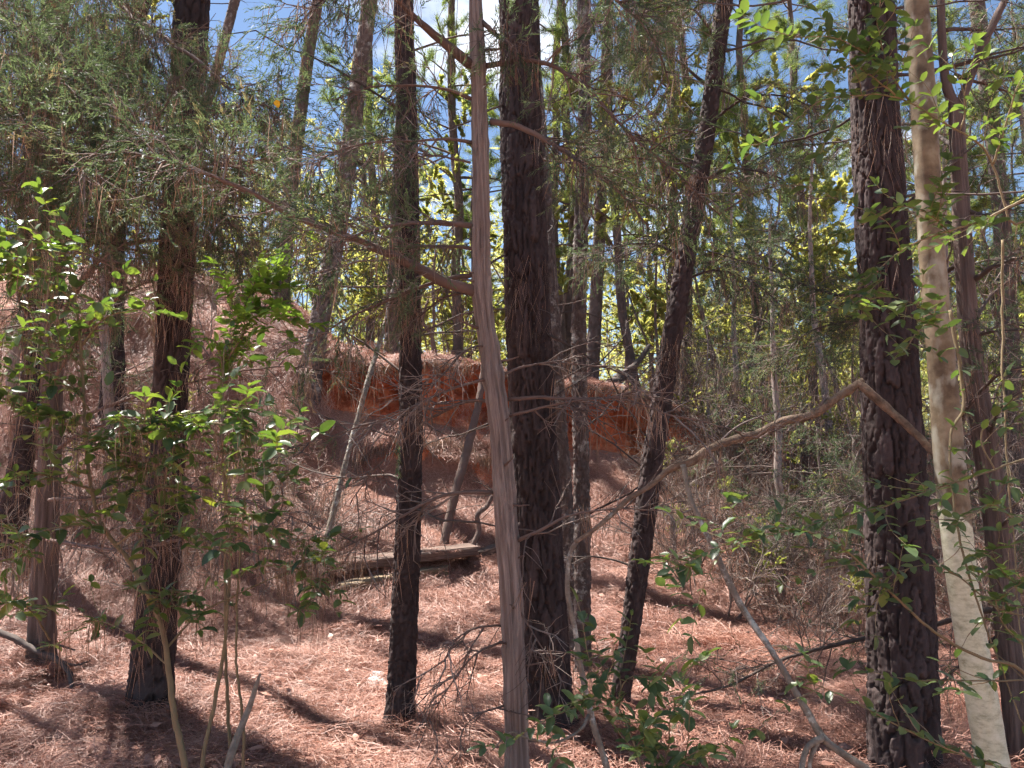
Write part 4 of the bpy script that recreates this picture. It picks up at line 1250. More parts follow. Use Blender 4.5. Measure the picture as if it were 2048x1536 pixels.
QB = [
    ([(1945, 562, 4.2), (1990, 530, 4.0), (2050, 512, 3.8), (2110, 510, 3.6)], 14, 0.3, 7),
    ([(1950, 640, 4.2), (1985, 590, 4.3), (2040, 550, 4.4), (2100, 500, 4.5)], 9, 0.3, 8),
    ([(1945, 675, 4.2), (1990, 662, 4.1), (2060, 660, 4.0)], 8, 0.2, 7),
    ([(1915, 850, 4.2), (1950, 790, 4.0), (2000, 745, 3.8), (2060, 730, 3.7)], 12, 0.2, 7),
    ([(1975, 880, 4.2), (2000, 820, 4.0), (2048, 780, 3.9)], 10, 0.2, 7),
    ([(1925, 420, 4.2), (1980, 430, 4.1), (2060, 400, 4.0)], 12, 0.4, 8),
    ([(1925, 470, 4.2), (1890, 440, 4.3), (1850, 420, 4.4), (1790, 430, 4.6)], 9, 0.4, 8),
    ([(1910, 150, 4.2), (1960, 170, 4.3), (2060, 200, 4.4)], 10, 0.7, 10),
    ([(1892, 60, 4.2), (1960, 55, 4.3), (2060, 50, 4.4)], 10, 0.7, 10),
    ([(1885, 120, 4.2), (1800, 90, 4.6), (1700, 60, 5.0), (1600, 70, 5.2)], 9, 0.6, 10),
    ([(1918, 300, 4.2), (1820, 250, 4.8), (1700, 280, 5.2), (1560, 300, 5.4), (1460, 350, 5.5)], 9, 0.7, 10),
    ([(1930, 520, 4.2), (1850, 560, 4.8), (1720, 585, 5.2), (1640, 575, 5.4), (1530, 530, 5.6), (1400, 495, 5.7)], 11, 0.7, 10),
    ([(1940, 640, 4.2), (1860, 640, 4.9), (1740, 640, 5.3), (1620, 660, 5.6), (1540, 730, 5.7)], 9, 0.6, 10),
    ([(2012, 1215, 4.2), (1940, 1225, 4.4), (1850, 1250, 4.55), (1740, 1272, 4.6), (1640, 1292, 4.6), (1560, 1315, 4.6), (1480, 1356, 4.6), (1400, 1382, 4.6), (1340, 1392, 4.6)], 13, 0.18, 7),
    ([(2015, 1260, 4.2), (1950, 1310, 4.4), (1880, 1370, 4.5), (1860, 1440, 4.5)], 8, 0.1, 6),
    ([(1998, 1060, 4.2), (2030, 1030, 4.0), (2080, 1050, 3.9)], 8, 0.2, 6),
    ([(1985, 960, 4.2), (1900, 1000, 4.6), (1760, 990, 5.2), (1620, 1000, 5.5), (1500, 1010, 5.7)], 8, 0.35, 10),
]
limbs(tQ, QB, 46, hang=0.08, limb_mat='dark_twig')

# ------------------------------------------------------------------ the pale smooth tree and its broken limb
YS = 2.8
cS = uv_path([(1822, -160, 42), (1832, 0, 46), (1846, 200, 48), (1858, 400, 50), (1868, 560, 51), (1882, 720, 52), (1895, 880, 55), (1906, 1000, 57), (1922, 1150, 56), (1945, 1300, 57), (1968, 1430, 59), (1985, 1530, 60)], YS, True, 1.2, 7.0, 0.4)
tS = root('smooth_bark_tree', 'pale smooth-barked tree with a cream lower trunk', 'tree', (cS[0, 0], cS[0, 1], Hs(cS[0, 0], cS[0, 1])))
mb = MB()
sacc = np.arange(0, len(cS))
seg = 48; th = np.linspace(0, 2 * np.pi, seg, endpoint=False)
TH, SS = np.meshgrid(th, cS[:, 2])
RR = cS[:, 3:4] * (1 + 0.05 * fbm(np.cos(TH), np.sin(TH), SS * 1.7, 81, 3) + 0.012 * vn(np.cos(TH) * 6, np.sin(TH) * 6, SS * 26, 82) + 0.02 * np.maximum(0, vn(np.cos(TH) * 2, np.sin(TH) * 2, SS * 5, 83)))
V = np.stack([cS[:, 0:1] + RR * np.cos(TH), cS[:, 1:2] + RR * np.sin(TH), SS], -1)
mb.add(V.reshape(-1, 3), ring_faces(len(cS), seg))
zsl = W(1906, 1035, YS)[2]
slv = sstep(zsl + 0.02, zsl - 0.02, 0 * SS + SS) if False else 1 - sstep(zsl - 0.05, zsl + 0.05, SS + 0.04 * np.cos(TH))
mb.obj('trunk', M['smooth_bark'], tS, extra={'sleeve': slv.ravel()})


def rough_limb(pts, mt, parent, name, seg=12, rough=0.16, seed=1, step=0.012, group=None):
    P = np.array([[*W(p[0], p[1], p[3]), PX(p[2], p[3]) / 2] for p in pts]); s = spline(P, step)
    mb = MB(); tube(mb, s[:, :3], s[:, 3], seg, rough, seed, 0.5)
    return mb.obj(name, M[mt], parent), s


rough_limb([(1905, 950, 26, 2.8), (1880, 915, 20, 2.82), (1840, 875, 15, 2.86), (1785, 825, 15, 2.9), (1740, 785, 16, 2.93), (1714, 768, 14, 2.95)], 'dead_wood', tS, 'broken_limb', seed=3, rough=0.26)
bl, _ = rough_limb([(1726, 760, 11, 2.95), (1690, 785, 17, 2.95), (1625, 828, 17, 2.93), (1570, 842, 18, 2.91), (1520, 866, 16, 2.9), (1430, 893, 16, 2.88), (1385, 922, 15, 2.86), (1340, 938, 14, 2.86), (1300, 972, 10, 2.85), (1255, 1000, 9, 2.85), (1205, 1046, 8, 2.85), (1150, 1085, 7, 2.85)], 'dead_wood', tS, 'hanging_limb', seed=4, rough=0.26)
# twigs on the broken limb
for pts in ([(1640, 812, 6, 2.93), (1652, 790, 5, 2.95), (1650, 765, 4, 3.0)], [(1430, 893, 5, 2.88), (1480, 850, 4, 3.0), (1560, 820, 3, 3.1)], [(1716, 772, 6, 2.95), (1712, 800, 5, 2.95), (1722, 825, 3, 2.95)]):
    rough_limb(pts, 'twig', bl, 'twig', 6, 0.1, 5)

# leaning dead stems in front
def stem_thing(name, label, cat, pts, mt, forks=(), seed=1, rough=0.14):
    p0 = W(pts[-1][0], pts[-1][1], pts[-1][3])
    t = root(name, label, cat, p0)
    o, s = rough_limb(pts, mt, t, 'stem', 10, rough, seed)
    for i, f in enumerate(forks):
        rough_limb(f, mt, t, 'fork', 7, rough, seed + i + 1)
    return t


stem_thing('dead_sapling', 'pale lichened dead sapling slanting down below the broken limb', 'dead tree',
           [(1366, 930, 11, 2.84), (1382, 1000, 10, 2.8), (1424, 1090, 11, 2.75), (1476, 1200, 12, 2.7), (1548, 1310, 12, 2.62), (1612, 1420, 13, 2.55), (1650, 1480, 14, 2.5), (1720, 1530, 14, 2.45), (1820, 1590, 12, 2.4)], 'pale_stem',
           [[(1645, 1475, 13, 2.5), (1615, 1495, 11, 2.48), (1603, 1540, 10, 2.45), (1598, 1610, 9, 2.4)], [(1640, 1478, 9, 2.5), (1622, 1515, 8, 2.48), (1618, 1560, 7, 2.46)]], 11)
stem_thing('dead_sapling', 'thin pale stem standing in front of the two grey flaky pines', 'dead tree',
           [(1152, 1085, 9, 2.85), (1140, 1110, 9, 2.86), (1135, 1180, 10, 2.86), (1150, 1260, 10, 2.86), (1165, 1350, 11, 2.85), (1185, 1440, 12, 2.8), (1215, 1540, 12, 2.75), (1235, 1620, 12, 2.7)], 'pale_stem',
           [[(1178, 1430, 7, 2.8), (1160, 1460, 6, 2.75), (1110, 1485, 5, 2.7), (1050, 1475, 4, 2.68), (1020, 1465, 3, 2.66), (985, 1500, 3, 2.6)]], 14)
stem_thing('dead_sapling', 'slender pale pole leaning across the bank beside the slim dark pine', 'dead tree',
           [(790, 560, 8, 9.6), (772, 640, 9, 9.4), (752, 710, 10, 9.2), (735, 765, 11, 9.0), (712, 850, 11, 8.8), (690, 930, 11, 8.6), (668, 1020, 12, 8.4), (645, 1110, 12, 8.2), (625, 1200, 13, 8.0), (620, 1235, 14, 7.9)], 'pale_stem', seed=17)
stem_thing('dead_sapling', 'reddish leaning stem with its foot on the old boards', 'dead tree',
           [(975, 690, 13, 9.8), (960, 790, 15, 9.6), (940, 880, 17, 9.4), (915, 970, 18, 9.2), (898, 1040, 18, 9.1), (885, 1100, 18, 9.0), (876, 1140, 19, 8.95)], 'limb', seed=18)
stem_thing('dead_sapling', 'crooked thin stem just right of the old boards', 'dead tree',
           [(1000, 960, 7, 9.0), (975, 1010, 9, 8.95), (955, 1030, 10, 8.9), (958, 1060, 10, 8.9), (945, 1095, 11, 8.85), (935, 1140, 12, 8.8)], 'limb', seed=19)
stem_thing('broken_sapling', 'snapped pale sapling with splintered tip low at the left', 'dead tree',
           [(521, 1347, 4, 2.75), (512, 1372, 9, 2.74), (500, 1410, 11, 2.72), (480, 1460, 13, 2.68), (462, 1510, 15, 2.62), (448, 1560, 16, 2.58)], 'pale_stem', seed=20)
stem_thing('dead_log', 'charred short log sticking up from the bank top', 'log',
           [(1300, 690, 8, 12.5), (1275, 725, 12, 12.4), (1250, 748, 18, 12.3), (1225, 768, 26, 12.2), (1205, 785, 28, 12.1)], 'dark_twig', seed=21, rough=0.25)
stem_thing('fallen_branch', 'dark curved fallen branch lying at the foot of the left cedar', 'branch',
           [(-20, 1258, 11, 5.9), (30, 1278, 12, 5.8), (75, 1303, 12, 5.7), (112, 1318, 11, 5.6), (138, 1347, 9, 5.5), (144, 1385, 6, 5.35)], 'dark_twig', [[(75, 1303, 6, 5.7), (110, 1290, 5, 5.6), (150, 1300, 3, 5.5)], [(115, 1320, 5, 5.6), (150, 1330, 4, 5.5), (180, 1322, 3, 5.45)]], seed=22, rough=0.3)
stem_thing('forked_sapling', 'small bare forked sapling on the reddish bank top', 'sapling',
           [(856, 600, 5, 11.6), (845, 640, 6, 11.6), (862, 670, 8, 11.6), (868, 700, 11, 11.6), (870, 726, 15, 11.6)], 'limb', [[(864, 680, 6, 11.6), (868, 640, 6, 11.6), (866, 560, 5, 11.6), (872, 500, 4, 11.6)], [(849, 648, 4, 11.6), (836, 600, 4, 11.6), (820, 540, 3, 11.6)]], 23)

# ------------------------------------------------------------------ broad-leaved shrubs
def leaf_meshes(matname, n=5, wid=1.0, seed=900):
    r = np.random.default_rng(seed); out = []
    for i in range(n):
        v = LEAF_V.copy(); v[:, 1] *= wid * r.uniform(0.85, 1.15)
        v[:, 2] = v[:, 2] * r.uniform(0.6, 1.8) - 0.18 * r.uniform(0, 1) * v[:, 0] ** 2
        mb = MB(); mb.add(v, LEAF_Q, LEAF_T, i / (n - 1)); out.append(mb.mesh('leaf', M[matname], smooth=True))
    return out


LM = {'broad_leaf': leaf_meshes('broad_leaf', 5, 0.86, 901), 'privet_leaf': leaf_meshes('privet_leaf', 5, 0.82, 902), 'backlit_leaf': leaf_meshes('backlit_leaf', 5, 0.86, 903)}


def leafy(tree, r, paths, matname, lsize, stem_mat='shrub_stem', cap=300, opposite=True, side=0, hang=0.0):
    """paths: (points (u, v, Y), width px, leaves per metre, leaf from t, side twigs)"""
    pos, drs, ups = [], [], []
    hp = []
    for pp, wpx, lpm, t0, nside in paths:
        P = np.array([[*W(*p), PX(wpx, p[2]) / 2 * (1 - 0.7 * k / (len(pp) - 1))] for k, p in enumerate(pp)])
        s = spline(P, 0.02); s[1:-1, :3] += np.cumsum(r.normal(0, 0.0012, (len(s) - 2, 3)), 0)
        stems = MB()
        tube(stems, s[:, :3], np.maximum(s[:, 3], 0.001), 8 if wpx > 8 else 5, 0.08, int(r.integers(99)), r.uniform(0.3, 0.7))
        lines = [s[:, :3]]
        if nside:
            idxs = np.linspace(0, len(s) - 1, 12).astype(int)
            p, d, t = spawn(r, s[idxs, :3][None], int(nside * 1.35 + 0.5), max(0.1, t0 - 0.1), 1.0, (0.5, 1.1), 0.5)
            L = grow(r, p, d, r.uniform(0.08, 0.26, len(p)), 8, 0.12, 0.0, 0.05)
            tubes(stems, L, taper(L, 0.0018, 0.0008), 4, r.uniform(0.3, 0.8, len(L)))
            lines += list(L)
        stems.obj('stem', M[stem_mat], tree)
        for k, ln in enumerate(lines):
            seglen = np.linalg.norm(np.diff(ln, axis=0), axis=1); acc = np.concatenate([[0], np.cumsum(seglen)])
            tt = t0 if k == 0 else 0.12
            n = max(1, int(acc[-1] * (1 - tt) * lpm * 1.2))
            for sdist in np.linspace(acc[-1] * tt, acc[-1], n):
                c = A(*[np.interp(sdist, acc, ln[:, i]) for i in range(3)])
                i0 = min(len(ln) - 2, np.searchsorted(acc, sdist)); T = norm(ln[i0 + 1] - ln[i0])
                sd = np.cross(T, A(0, 0, 1) + r.normal(0, 0.35, 3)); sd = norm(sd)
                for sg in ((1, -1) if opposite else (r.choice([-1, 1]),)):
                    if r.uniform() < 0.12:
                        continue
                    d = norm(T * r.uniform(0.2, 0.9) + sg * sd + A(0, 0, r.normal(0.05, 0.3)))
                    pos.append(c); drs.append(d); ups.append(norm(A(0, 0, 1) + r.normal(0, 0.35, 3)))
            pos.append(ln[-1]); drs.append(norm(ln[-1] - ln[-2])); ups.append(A(0, 0, 1))
            if hang and r.uniform() < 0.55:
                hp.append(ln[r.integers(0, len(ln), max(1, int(hang * acc[-1] * 20)))])
    pos, drs, ups = np.array(pos), np.array(drs), np.array(ups)
    n = len(pos)
    sz = lsize * r.uniform(0.42, 1.3, n)
    order = np.argsort(-sz / pos[:, 1])
    big, rest = order[:cap], order[cap:]
    org = Vector(tree.location)
    for i in big:
        X = Vector(drs[i]); Y_ = Vector(ups[i]).cross(X).normalized(); Z = X.cross(Y_)
        o = bpy.data.objects.new('leaf', LM[matname][int(r.integers(5))])
        m4 = Matrix((X, Y_, Z)).transposed().to_4x4()
        o.matrix_world = Matrix.Translation(Vector(pos[i]) - org) @ m4 @ Matrix.Scale(float(sz[i]), 4)
        o.parent = tree
        COL.objects.link(o)
    if len(rest):
        lm = MB()
        tv = LEAF_V * A(1, 0.84, 1)
        scatter(lm, tv, LEAF_T, pos[rest], drs[rest], sz[rest], r, None, LEAF_Q, up=(0, 0, 1))
        lm.obj('small_leaves', M[matname], tree, kind='stuff')
    if hp:
        hm = MB(); hang_strands(hm, r, np.vstack(hp), length=(0.08, 0.2), per=4, spread=0.02, w=0.0009)
        hm.obj('dry_needles', M['dry_needle'], tree, smooth=False, kind='stuff')


r_ = np.random.default_rng(61)
bT = W(372, 1545, 2.6); bT[2] = Hs(bT[0], bT[1])
tT = root('evergreen_shrub', 'tall leafy evergreen shrub with glossy leaves in the left foreground', 'shrub', bT)
leafy(tT, r_, [
    ([(385, 1680, 2.55), (372, 1540, 2.6), (350, 1430, 2.65), (334, 1330, 2.7), (325, 1270, 2.72), (300, 1200, 2.75), (262, 1130, 2.78), (210, 1060, 2.8), (188, 980, 2.8), (178, 860, 2.78), (172, 740, 2.76), (160, 640, 2.74), (150, 540, 2.7)], 14, 6, 0.6, 3),
    ([(400, 1650, 2.6), (410, 1500, 2.7), (440, 1370, 2.8), (462, 1230, 2.85), (470, 1080, 2.9), (455, 960, 2.9), (448, 820, 2.95), (452, 690, 3.0)], 9, 5, 0.7, 4),
    ([(480, 1620, 2.7), (488, 1450, 2.75), (470, 1300, 2.8), (478, 1150, 2.85), (492, 1000, 2.9), (500, 880, 2.9)], 7, 5, 0.6, 4),
    # the broad leafy layer in the middle
    ([(180, 880, 2.78), (240, 850, 2.7), (320, 830, 2.6), (400, 820, 2.5), (470, 815, 2.45), (540, 835, 2.4), (640, 865, 2.35)], 6, 34, 0.12, 12),
    ([(182, 900, 2.78), (260, 880, 2.6), (350, 860, 2.5), (430, 850, 2.42), (500, 860, 2.35), (560, 900, 2.3)], 6, 34, 0.15, 12),
    ([(185, 930, 2.78), (260, 930, 2.7), (350, 910, 2.6), (440, 900, 2.5), (530, 930, 2.45), (600, 960, 2.4)], 5, 34, 0.15, 12),
    ([(180, 860, 2.78), (120, 830, 2.7), (60, 830, 2.6), (0, 800, 2.5)], 5, 34, 0.15, 9),
    ([(178, 820, 2.78), (140, 770, 2.7), (60, 740, 2.6), (-10, 755, 2.5)], 5, 32, 0.15, 7),
    ([(172, 740, 2.76), (120, 690, 2.7), (60, 660, 2.65), (10, 670, 2.6)], 5, 32, 0.15, 6),
    ([(165, 690, 2.76), (210, 640, 2.7), (270, 620, 2.65), (340, 630, 2.6)], 5, 30, 0.15, 4),
    ([(160, 620, 2.74), (110, 570, 2.65), (50, 560, 2.55), (-10, 530, 2.5)], 5, 32, 0.15, 8),
    ([(152, 560, 2.7), (120, 500, 2.6), (60, 480, 2.5), (0, 500, 2.45)], 5, 30, 0.15, 6),
    ([(190, 980, 2.8), (120, 960, 2.7), (60, 950, 2.6), (-10, 970, 2.5)], 5, 32, 0.15, 7),
    ([(195, 1010, 2.8), (260, 990, 2.7), (340, 980, 2.6), (420, 1000, 2.55), (500, 1030, 2.5)], 5, 28, 0.15, 7),
    ([(205, 1050, 2.8), (140, 1050, 2.7), (80, 1060, 2.6), (20, 1090, 2.5)], 5, 28, 0.15, 6),
    ([(230, 1090, 2.8), (300, 1050, 2.7), (370, 1060, 2.65), (440, 1100, 2.6)], 5, 26, 0.15, 6),
    ([(300, 1200, 2.75), (340, 1180, 2.65), (380, 1200, 2.6), (400, 1260, 2.55)], 5, 32, 0.15, 5),
    ([(470, 1080, 2.9), (530, 1060, 2.8), (600, 1080, 2.75), (650, 1120, 2.7)], 5, 28, 0.15, 7),
    ([(465, 1150, 2.9), (540, 1130, 2.8), (620, 1150, 2.75), (680, 1200, 2.7)], 4, 24, 0.15, 6),
    ([(100, 1280, 2.9), (60, 1220, 2.7), (20, 1200, 2.5), (-10, 1205, 2.4)], 4, 34, 0.3, 3),
    ([(330, 1300, 2.72), (400, 1230, 2.8), (500, 1180, 2.85), (620, 1120, 2.9), (720, 1060, 2.95)], 5, 5, 0.4, 3),
    ([(335, 1330, 2.7), (250, 1260, 2.75), (180, 1240, 2.8), (110, 1290, 2.8)], 4, 12, 0.3, 4),
], 'broad_leaf', 0.050, hang=1.0)

bb = W(470, 900, 3.3)
tT2 = root('evergreen_shrub', 'slender leafy stem above the glossy shrub, backlight painted into its leaves', 'shrub', (W(470, 1400, 3.5)[0], 3.5, Hs(W(470, 1400, 3.5)[0], 3.5)))
leafy(tT2, r_, [
    ([(460, 1500, 3.5), (455, 1300, 3.5), (450, 1100, 3.45), (446, 900, 3.4), (444, 760, 3.4), (470, 660, 3.35), (500, 590, 3.3), (520, 530, 3.3)], 7, 30, 0.72, 10),
    ([(446, 780, 3.4), (440, 700, 3.35), (420, 680, 3.3), (395, 690, 3.25)], 5, 40, 0.3, 5),
    ([(455, 720, 3.38), (490, 660, 3.3), (470, 610, 3.25), (450, 580, 3.2)], 5, 40, 0.2, 8),
    ([(490, 620, 3.33), (540, 620, 3.3), (575, 660, 3.25)], 4, 40, 0.2, 6),
    ([(500, 590, 3.3), (540, 560, 3.3), (580, 570, 3.3)], 4, 36, 0.2, 5),
], 'backlit_leaf', 0.056)

bU = W(2060, 1540, 2.3); bU[2] = Hs(bU[0], bU[1])
tU = root('privet_shrub', 'arching small-leaved shrub with paired leaves around the pale smooth tree', 'shrub', bU)
leafy(tU, r_, [
    ([(2130, 1480, 2.3), (2040, 1345, 2.3), (1960, 1318, 2.3), (1850, 1262, 2.28), (1745, 1165, 2.25), (1650, 1090, 2.22), (1560, 1062, 2.2), (1470, 1080, 2.18), (1340, 1140, 2.15)], 8, 24, 0.42, 9),
    ([(2100, 900, 2.5), (1990, 940, 2.4), (1910, 965, 2.35), (1760, 1010, 2.3), (1620, 1045, 2.25), (1450, 1095, 2.2), (1290, 1125, 2.15)], 5, 26, 0.3, 9),
    ([(2110, 1560, 2.2), (1990, 1535, 2.15), (1900, 1500, 2.1), (1800, 1455, 2.1), (1700, 1405, 2.1), (1600, 1365, 2.1)], 5, 22, 0.15, 6),
    ([(2090, 1240, 2.4), (1990, 1210, 2.35), (1880, 1130, 2.3), (1780, 1150, 2.25), (1720, 1200, 2.2)], 4, 20, 0.2, 4),
    ([(2080, 1360, 2.3), (1900, 1360, 2.25), (1800, 1358, 2.2), (1740, 1345, 2.2)], 4, 14, 0.3, 3),
    ([(1900, 620, 2.6), (1930, 800, 2.55), (1900, 870, 2.5), (1905, 1000, 2.45), (1940, 1160, 2.4), (1990, 1290, 2.35), (2050, 1450, 2.3)], 8, 12, 0.1, 3),
    ([(2005, 480, 2.6), (2010, 640, 2.6), (2018, 800, 2.55), (2030, 1000, 2.5), (2050, 1250, 2.45), (2080, 1500, 2.3)], 6, 6, 0.3, 2),
    # upper tiers
    ([(2060, 440, 2.6), (2020, 440, 2.6), (1985, 330, 2.6), (1955, 285, 2.55), (1880, 240, 2.5), (1820, 205, 2.45), (1750, 186, 2.4), (1640, 195, 2.35), (1575, 250, 2.3), (1500, 290, 2.3)], 5.5, 22, 0.36, 8),
    ([(1820, 205, 2.45), (1780, 140, 2.4), (1760, 60, 2.35), (1745, -30, 2.3)], 5, 34, 0.0, 8),
    ([(1760, 130, 2.4), (1720, 100, 2.35), (1660, 75, 2.3), (1570, 75, 2.3)], 4, 34, 0.1, 4),
    ([(1790, 190, 2.42), (1740, 150, 2.36), (1700, 130, 2.3), (1640, 150, 2.3)], 4, 34, 0.1, 4),
    ([(2080, 380, 2.5), (1990, 430, 2.45), (1900, 470, 2.4), (1820, 500, 2.35), (1760, 545, 2.3), (1700, 600, 2.3)], 6, 26, 0.25, 8),
    ([(1900, 465, 2.4), (1850, 430, 2.35), (1800, 415, 2.3), (1750, 430, 2.3)], 4, 34, 0.1, 5),
    ([(1880, 640, 2.5), (1840, 610, 2.4), (1790, 590, 2.35), (1730, 570, 2.3)], 4, 28, 0.1, 5),
    ([(1880, 640, 2.5), (1840, 660, 2.4), (1810, 700, 2.35), (1790, 720, 2.3)], 4, 30, 0.1, 4),
    ([(1985, 330, 2.6), (2010, 250, 2.55), (2030, 180, 2.5), (2060, 130, 2.5)], 5, 24, 0.1, 5),
    ([(1920, 260, 2.5), (1930, 200, 2.5), (1900, 110, 2.5), (1940, 90, 2.5)], 4, 24, 0.2, 4),
    ([(1990, 940, 2.4), (1960, 880, 2.4), (1990, 830, 2.4), (2040, 800, 2.4)], 4, 22, 0.1, 4),
    ([(2040, 1050, 2.4), (1990, 1010, 2.35), (1950, 1020, 2.3), (1900, 1050, 2.25)], 4, 26, 0.1, 5),
    ([(2060, 1180, 2.4), (2010, 1150, 2.35), (1985, 1100, 2.3)], 4, 24, 0.1, 4),
    ([(2060, 1300, 2.3), (2010, 1250, 2.25), (1990, 1200, 2.2)], 4, 20, 0.1, 4),
], 'privet_leaf', 0.044)

b1 = W(1260, 1540, 2.4); b1[2] = Hs(b1[0], b1[1])
t1 = root('privet_shrub', 'small leafy sprout at the lower edge right of the thin pale stem', 'shrub', b1)
leafy(t1, r_, [
    ([(1290, 1680, 2.3), (1280, 1540, 2.35), (1235, 1420, 2.4), (1200, 1360, 2.4), (1165, 1320, 2.4)], 5, 32, 0.55, 4),
    ([(1235, 1420, 2.4), (1245, 1370, 2.4), (1280, 1350, 2.4), (1310, 1380, 2.38)], 4, 40, 0.1, 3),
    ([(1215, 1400, 2.4), (1160, 1400, 2.38), (1115, 1420, 2.35), (1090, 1450, 2.35)], 4, 34, 0.1, 4),
    ([(1290, 1640, 2.3), (1330, 1520, 2.25), (1340, 1440, 2.2), (1370, 1370, 2.2)], 4, 34, 0.35, 5),
    ([(1320, 1540, 2.25), (1290, 1490, 2.2), (1270, 1440, 2.2)], 4, 34, 0.1, 3),
    ([(1310, 1600, 2.25), (1350, 1530, 2.2), (1400, 1500, 2.15)], 4, 30, 0.2, 3),
], 'privet_leaf', 0.046)
b1 = W(330, 1530, 2.5)

# ------------------------------------------------------------------ old boards and stones on the slope
def board(name, label, c0, c1, wid, thk, mt, seed, tilt=0.0, group=None):
    """a weathered board from c0 to c1 with worn edges"""
    r = np.random.default_rng(seed)
    c0, c1 = np.array(c0), np.array(c1)
    X = norm(c1 - c0); Yv = norm(np.cross(A(0, 0, 1), X)); Z = np.cross(X, Yv)
    Yv, Z = Yv * math.cos(tilt) + Z * math.sin(tilt), Z * math.cos(tilt) - Yv * math.sin(tilt)
    L = np.linalg.norm(c1 - c0); n = 26
    b = thk * 0.14
    prof = np.array([(-wid / 2 + b, -thk / 2), (wid / 2 - b, -thk / 2), (wid / 2, -thk / 2 + b), (wid / 2, thk / 2 - b), (wid / 2 - b, thk / 2), (0, thk / 2 - b * .3), (-wid / 2 + b, thk / 2), (-wid / 2, thk / 2 - b), (-wid / 2, -thk / 2 + b)])
    V = []
    for i in range(n):
        t = i / (n - 1)
        c = c0 + X * L * t + Z * 0.006 * vn(t * 3, seed)
        jit = prof + np.stack([vn(t * 14, np.arange(9) * 3.1, 0, seed), vn(t * 14, np.arange(9) * 3.1, 5, seed)], -1) * thk * 0.07
        endw = (vn(np.arange(9) * 1.7, seed * 1.0, 0, 3) * 0.02) if i in (0, n - 1) else 0
        V.append(c + jit[:, :1] * Yv + jit[:, 1:] * Z + (np.asarray(endw).reshape(-1, 1) if np.ndim(endw) else 0) * X)
    V = np.array(V).reshape(-1, 3)
    base = (c0 + c1) / 2
    mb = MB(); k = len(V)
    V = np.vstack([V, V[:9].mean(0), V[-9:].mean(0)])
    j = np.arange(9); j2 = (j + 1) % 9
    t = np.vstack([np.stack([j2, j, np.full(9, k)], -1), np.stack([(n - 1) * 9 + j, (n - 1) * 9 + j2, np.full(9, k + 1)], -1)])
    # board frame kept in the mesh's own axes so that the grain runs along it
    Rm = np.stack([X, Yv, Z])
    mb.add((V - base) @ Rm.T, ring_faces(n, 9), t)
    o = bpy.data.objects.new(name, mb.mesh(name, M[mt], smooth=False)); COL.objects.link(o)
    o.matrix_world = Matrix.Translation(Vector(base)) @ Matrix([list(X), list(Yv), list(Z)]).transposed().to_4x4()
    tag(o, label, 'board', group)
    return o


board('wooden_board', 'long weathered board lying level on the needle slope', W(622, 1136, ground_at(622, 1166) - 0.08), W(950, 1099, ground_at(950, 1128) - 0.08), 0.36, 0.10, 'plank', 3, 0.02, 'old boards on the slope')
board('wooden_board', 'raw split beam tilted under the long weathered board', W(680, 1178, ground_at(680, 1190) - 0.1), W(892, 1140, ground_at(892, 1150) - 0.05), 0.15, 0.12, 'plank_raw', 4, 0.1, 'old boards on the slope')
board('wooden_board', 'dark board end poking out beside the shaggy cedar trunk', W(958, 1108, ground_at(958, 1120) - 0.05), W(1015, 1090, ground_at(1015, 1102) - 0.05), 0.13, 0.08, 'plank', 5, 0.15, 'old boards on the slope')


def rock(name, label, u, v, Y, size, mt, seed, sink=0.2, group=None):
    r = np.random.default_rng(seed)
    n, m_ = 14, 22
    ph = np.linspace(0, np.pi, n)[1:-1]; th = np.linspace(0, 2 * np.pi, m_, endpoint=False)
    PHI, TH = np.meshgrid(ph, th, indexing='ij')
    d = np.stack([np.sin(PHI) * np.cos(TH), np.sin(PHI) * np.sin(TH), np.cos(PHI)], -1)

    def shape(d):
        R = 1 + 0.28 * fbm(d[..., 0] * 1.6 + seed, d[..., 1] * 1.6, d[..., 2] * 1.6, seed, 4)
        return d * R[..., None] * np.array(size)
    V = shape(d).reshape(-1, 3)
    V = np.vstack([V, shape(A(0, 0, 1)[None]), shape(A(0, 0, -1)[None])])
    k = (n - 2) * m_; j = np.arange(m_); j2 = (j + 1) % m_
    t = np.vstack([np.stack([j2, j, np.full(m_, k)], -1), np.stack([(n - 3) * m_ + j, (n - 3) * m_ + j2, np.full(m_, k + 1)], -1)])
    p = W(u, v, Y)
    mb = MB(); mb.add(V, ring_faces(n - 2, m_), t)
    o = bpy.data.objects.new(name, mb.mesh(name, M[mt], smooth=False)); COL.objects.link(o)
    o.location = (p[0], p[1], Hs(p[0], p[1]) + size[2] * (1 - sink))
    o.rotation_euler = (0, 0, r.uniform(0, 6))
    return tag(o, label, 'rock', group)


for i, (u, v, w_, h_, mt, lab) in enumerate([
    (937, 1452, 0.065, 0.042, 'clay_rock', 'orange clay rock lying in needles left of the cedar trunk'),
    (992, 1318, 0.055, 0.03, 'dull_clay', 'dull red clay clod half buried against the cedar trunk'),
    (752, 1378, 0.10, 0.055, 'grey_rock', 'pale grey rock beside the slim dark pine'),
    (757, 1358, 0.06, 0.035, 'grey_rock', 'small pale stone above the grey rock by the slim pine'),
    (896, 1152, 0.06, 0.07, 'dull_clay', 'round reddish stone under the right end of the long board'),
    (768, 1160, 0.06, 0.05, 'dull_clay', 'reddish stone in the gap below the long board'),
    (848, 1152, 0.05, 0.03, 'grey_rock', 'small buff stone beneath the raw split beam'),
    (1100, 1440, 0.05, 0.03, 'grey_rock', 'small grey stone at the foot of the black-barked pine'),
]):
    Y = ground_at(u, v)
    rock('rock', lab, u, v, Y, (w_, w_ * 0.8, h_), mt, 70 + i, 0.45)

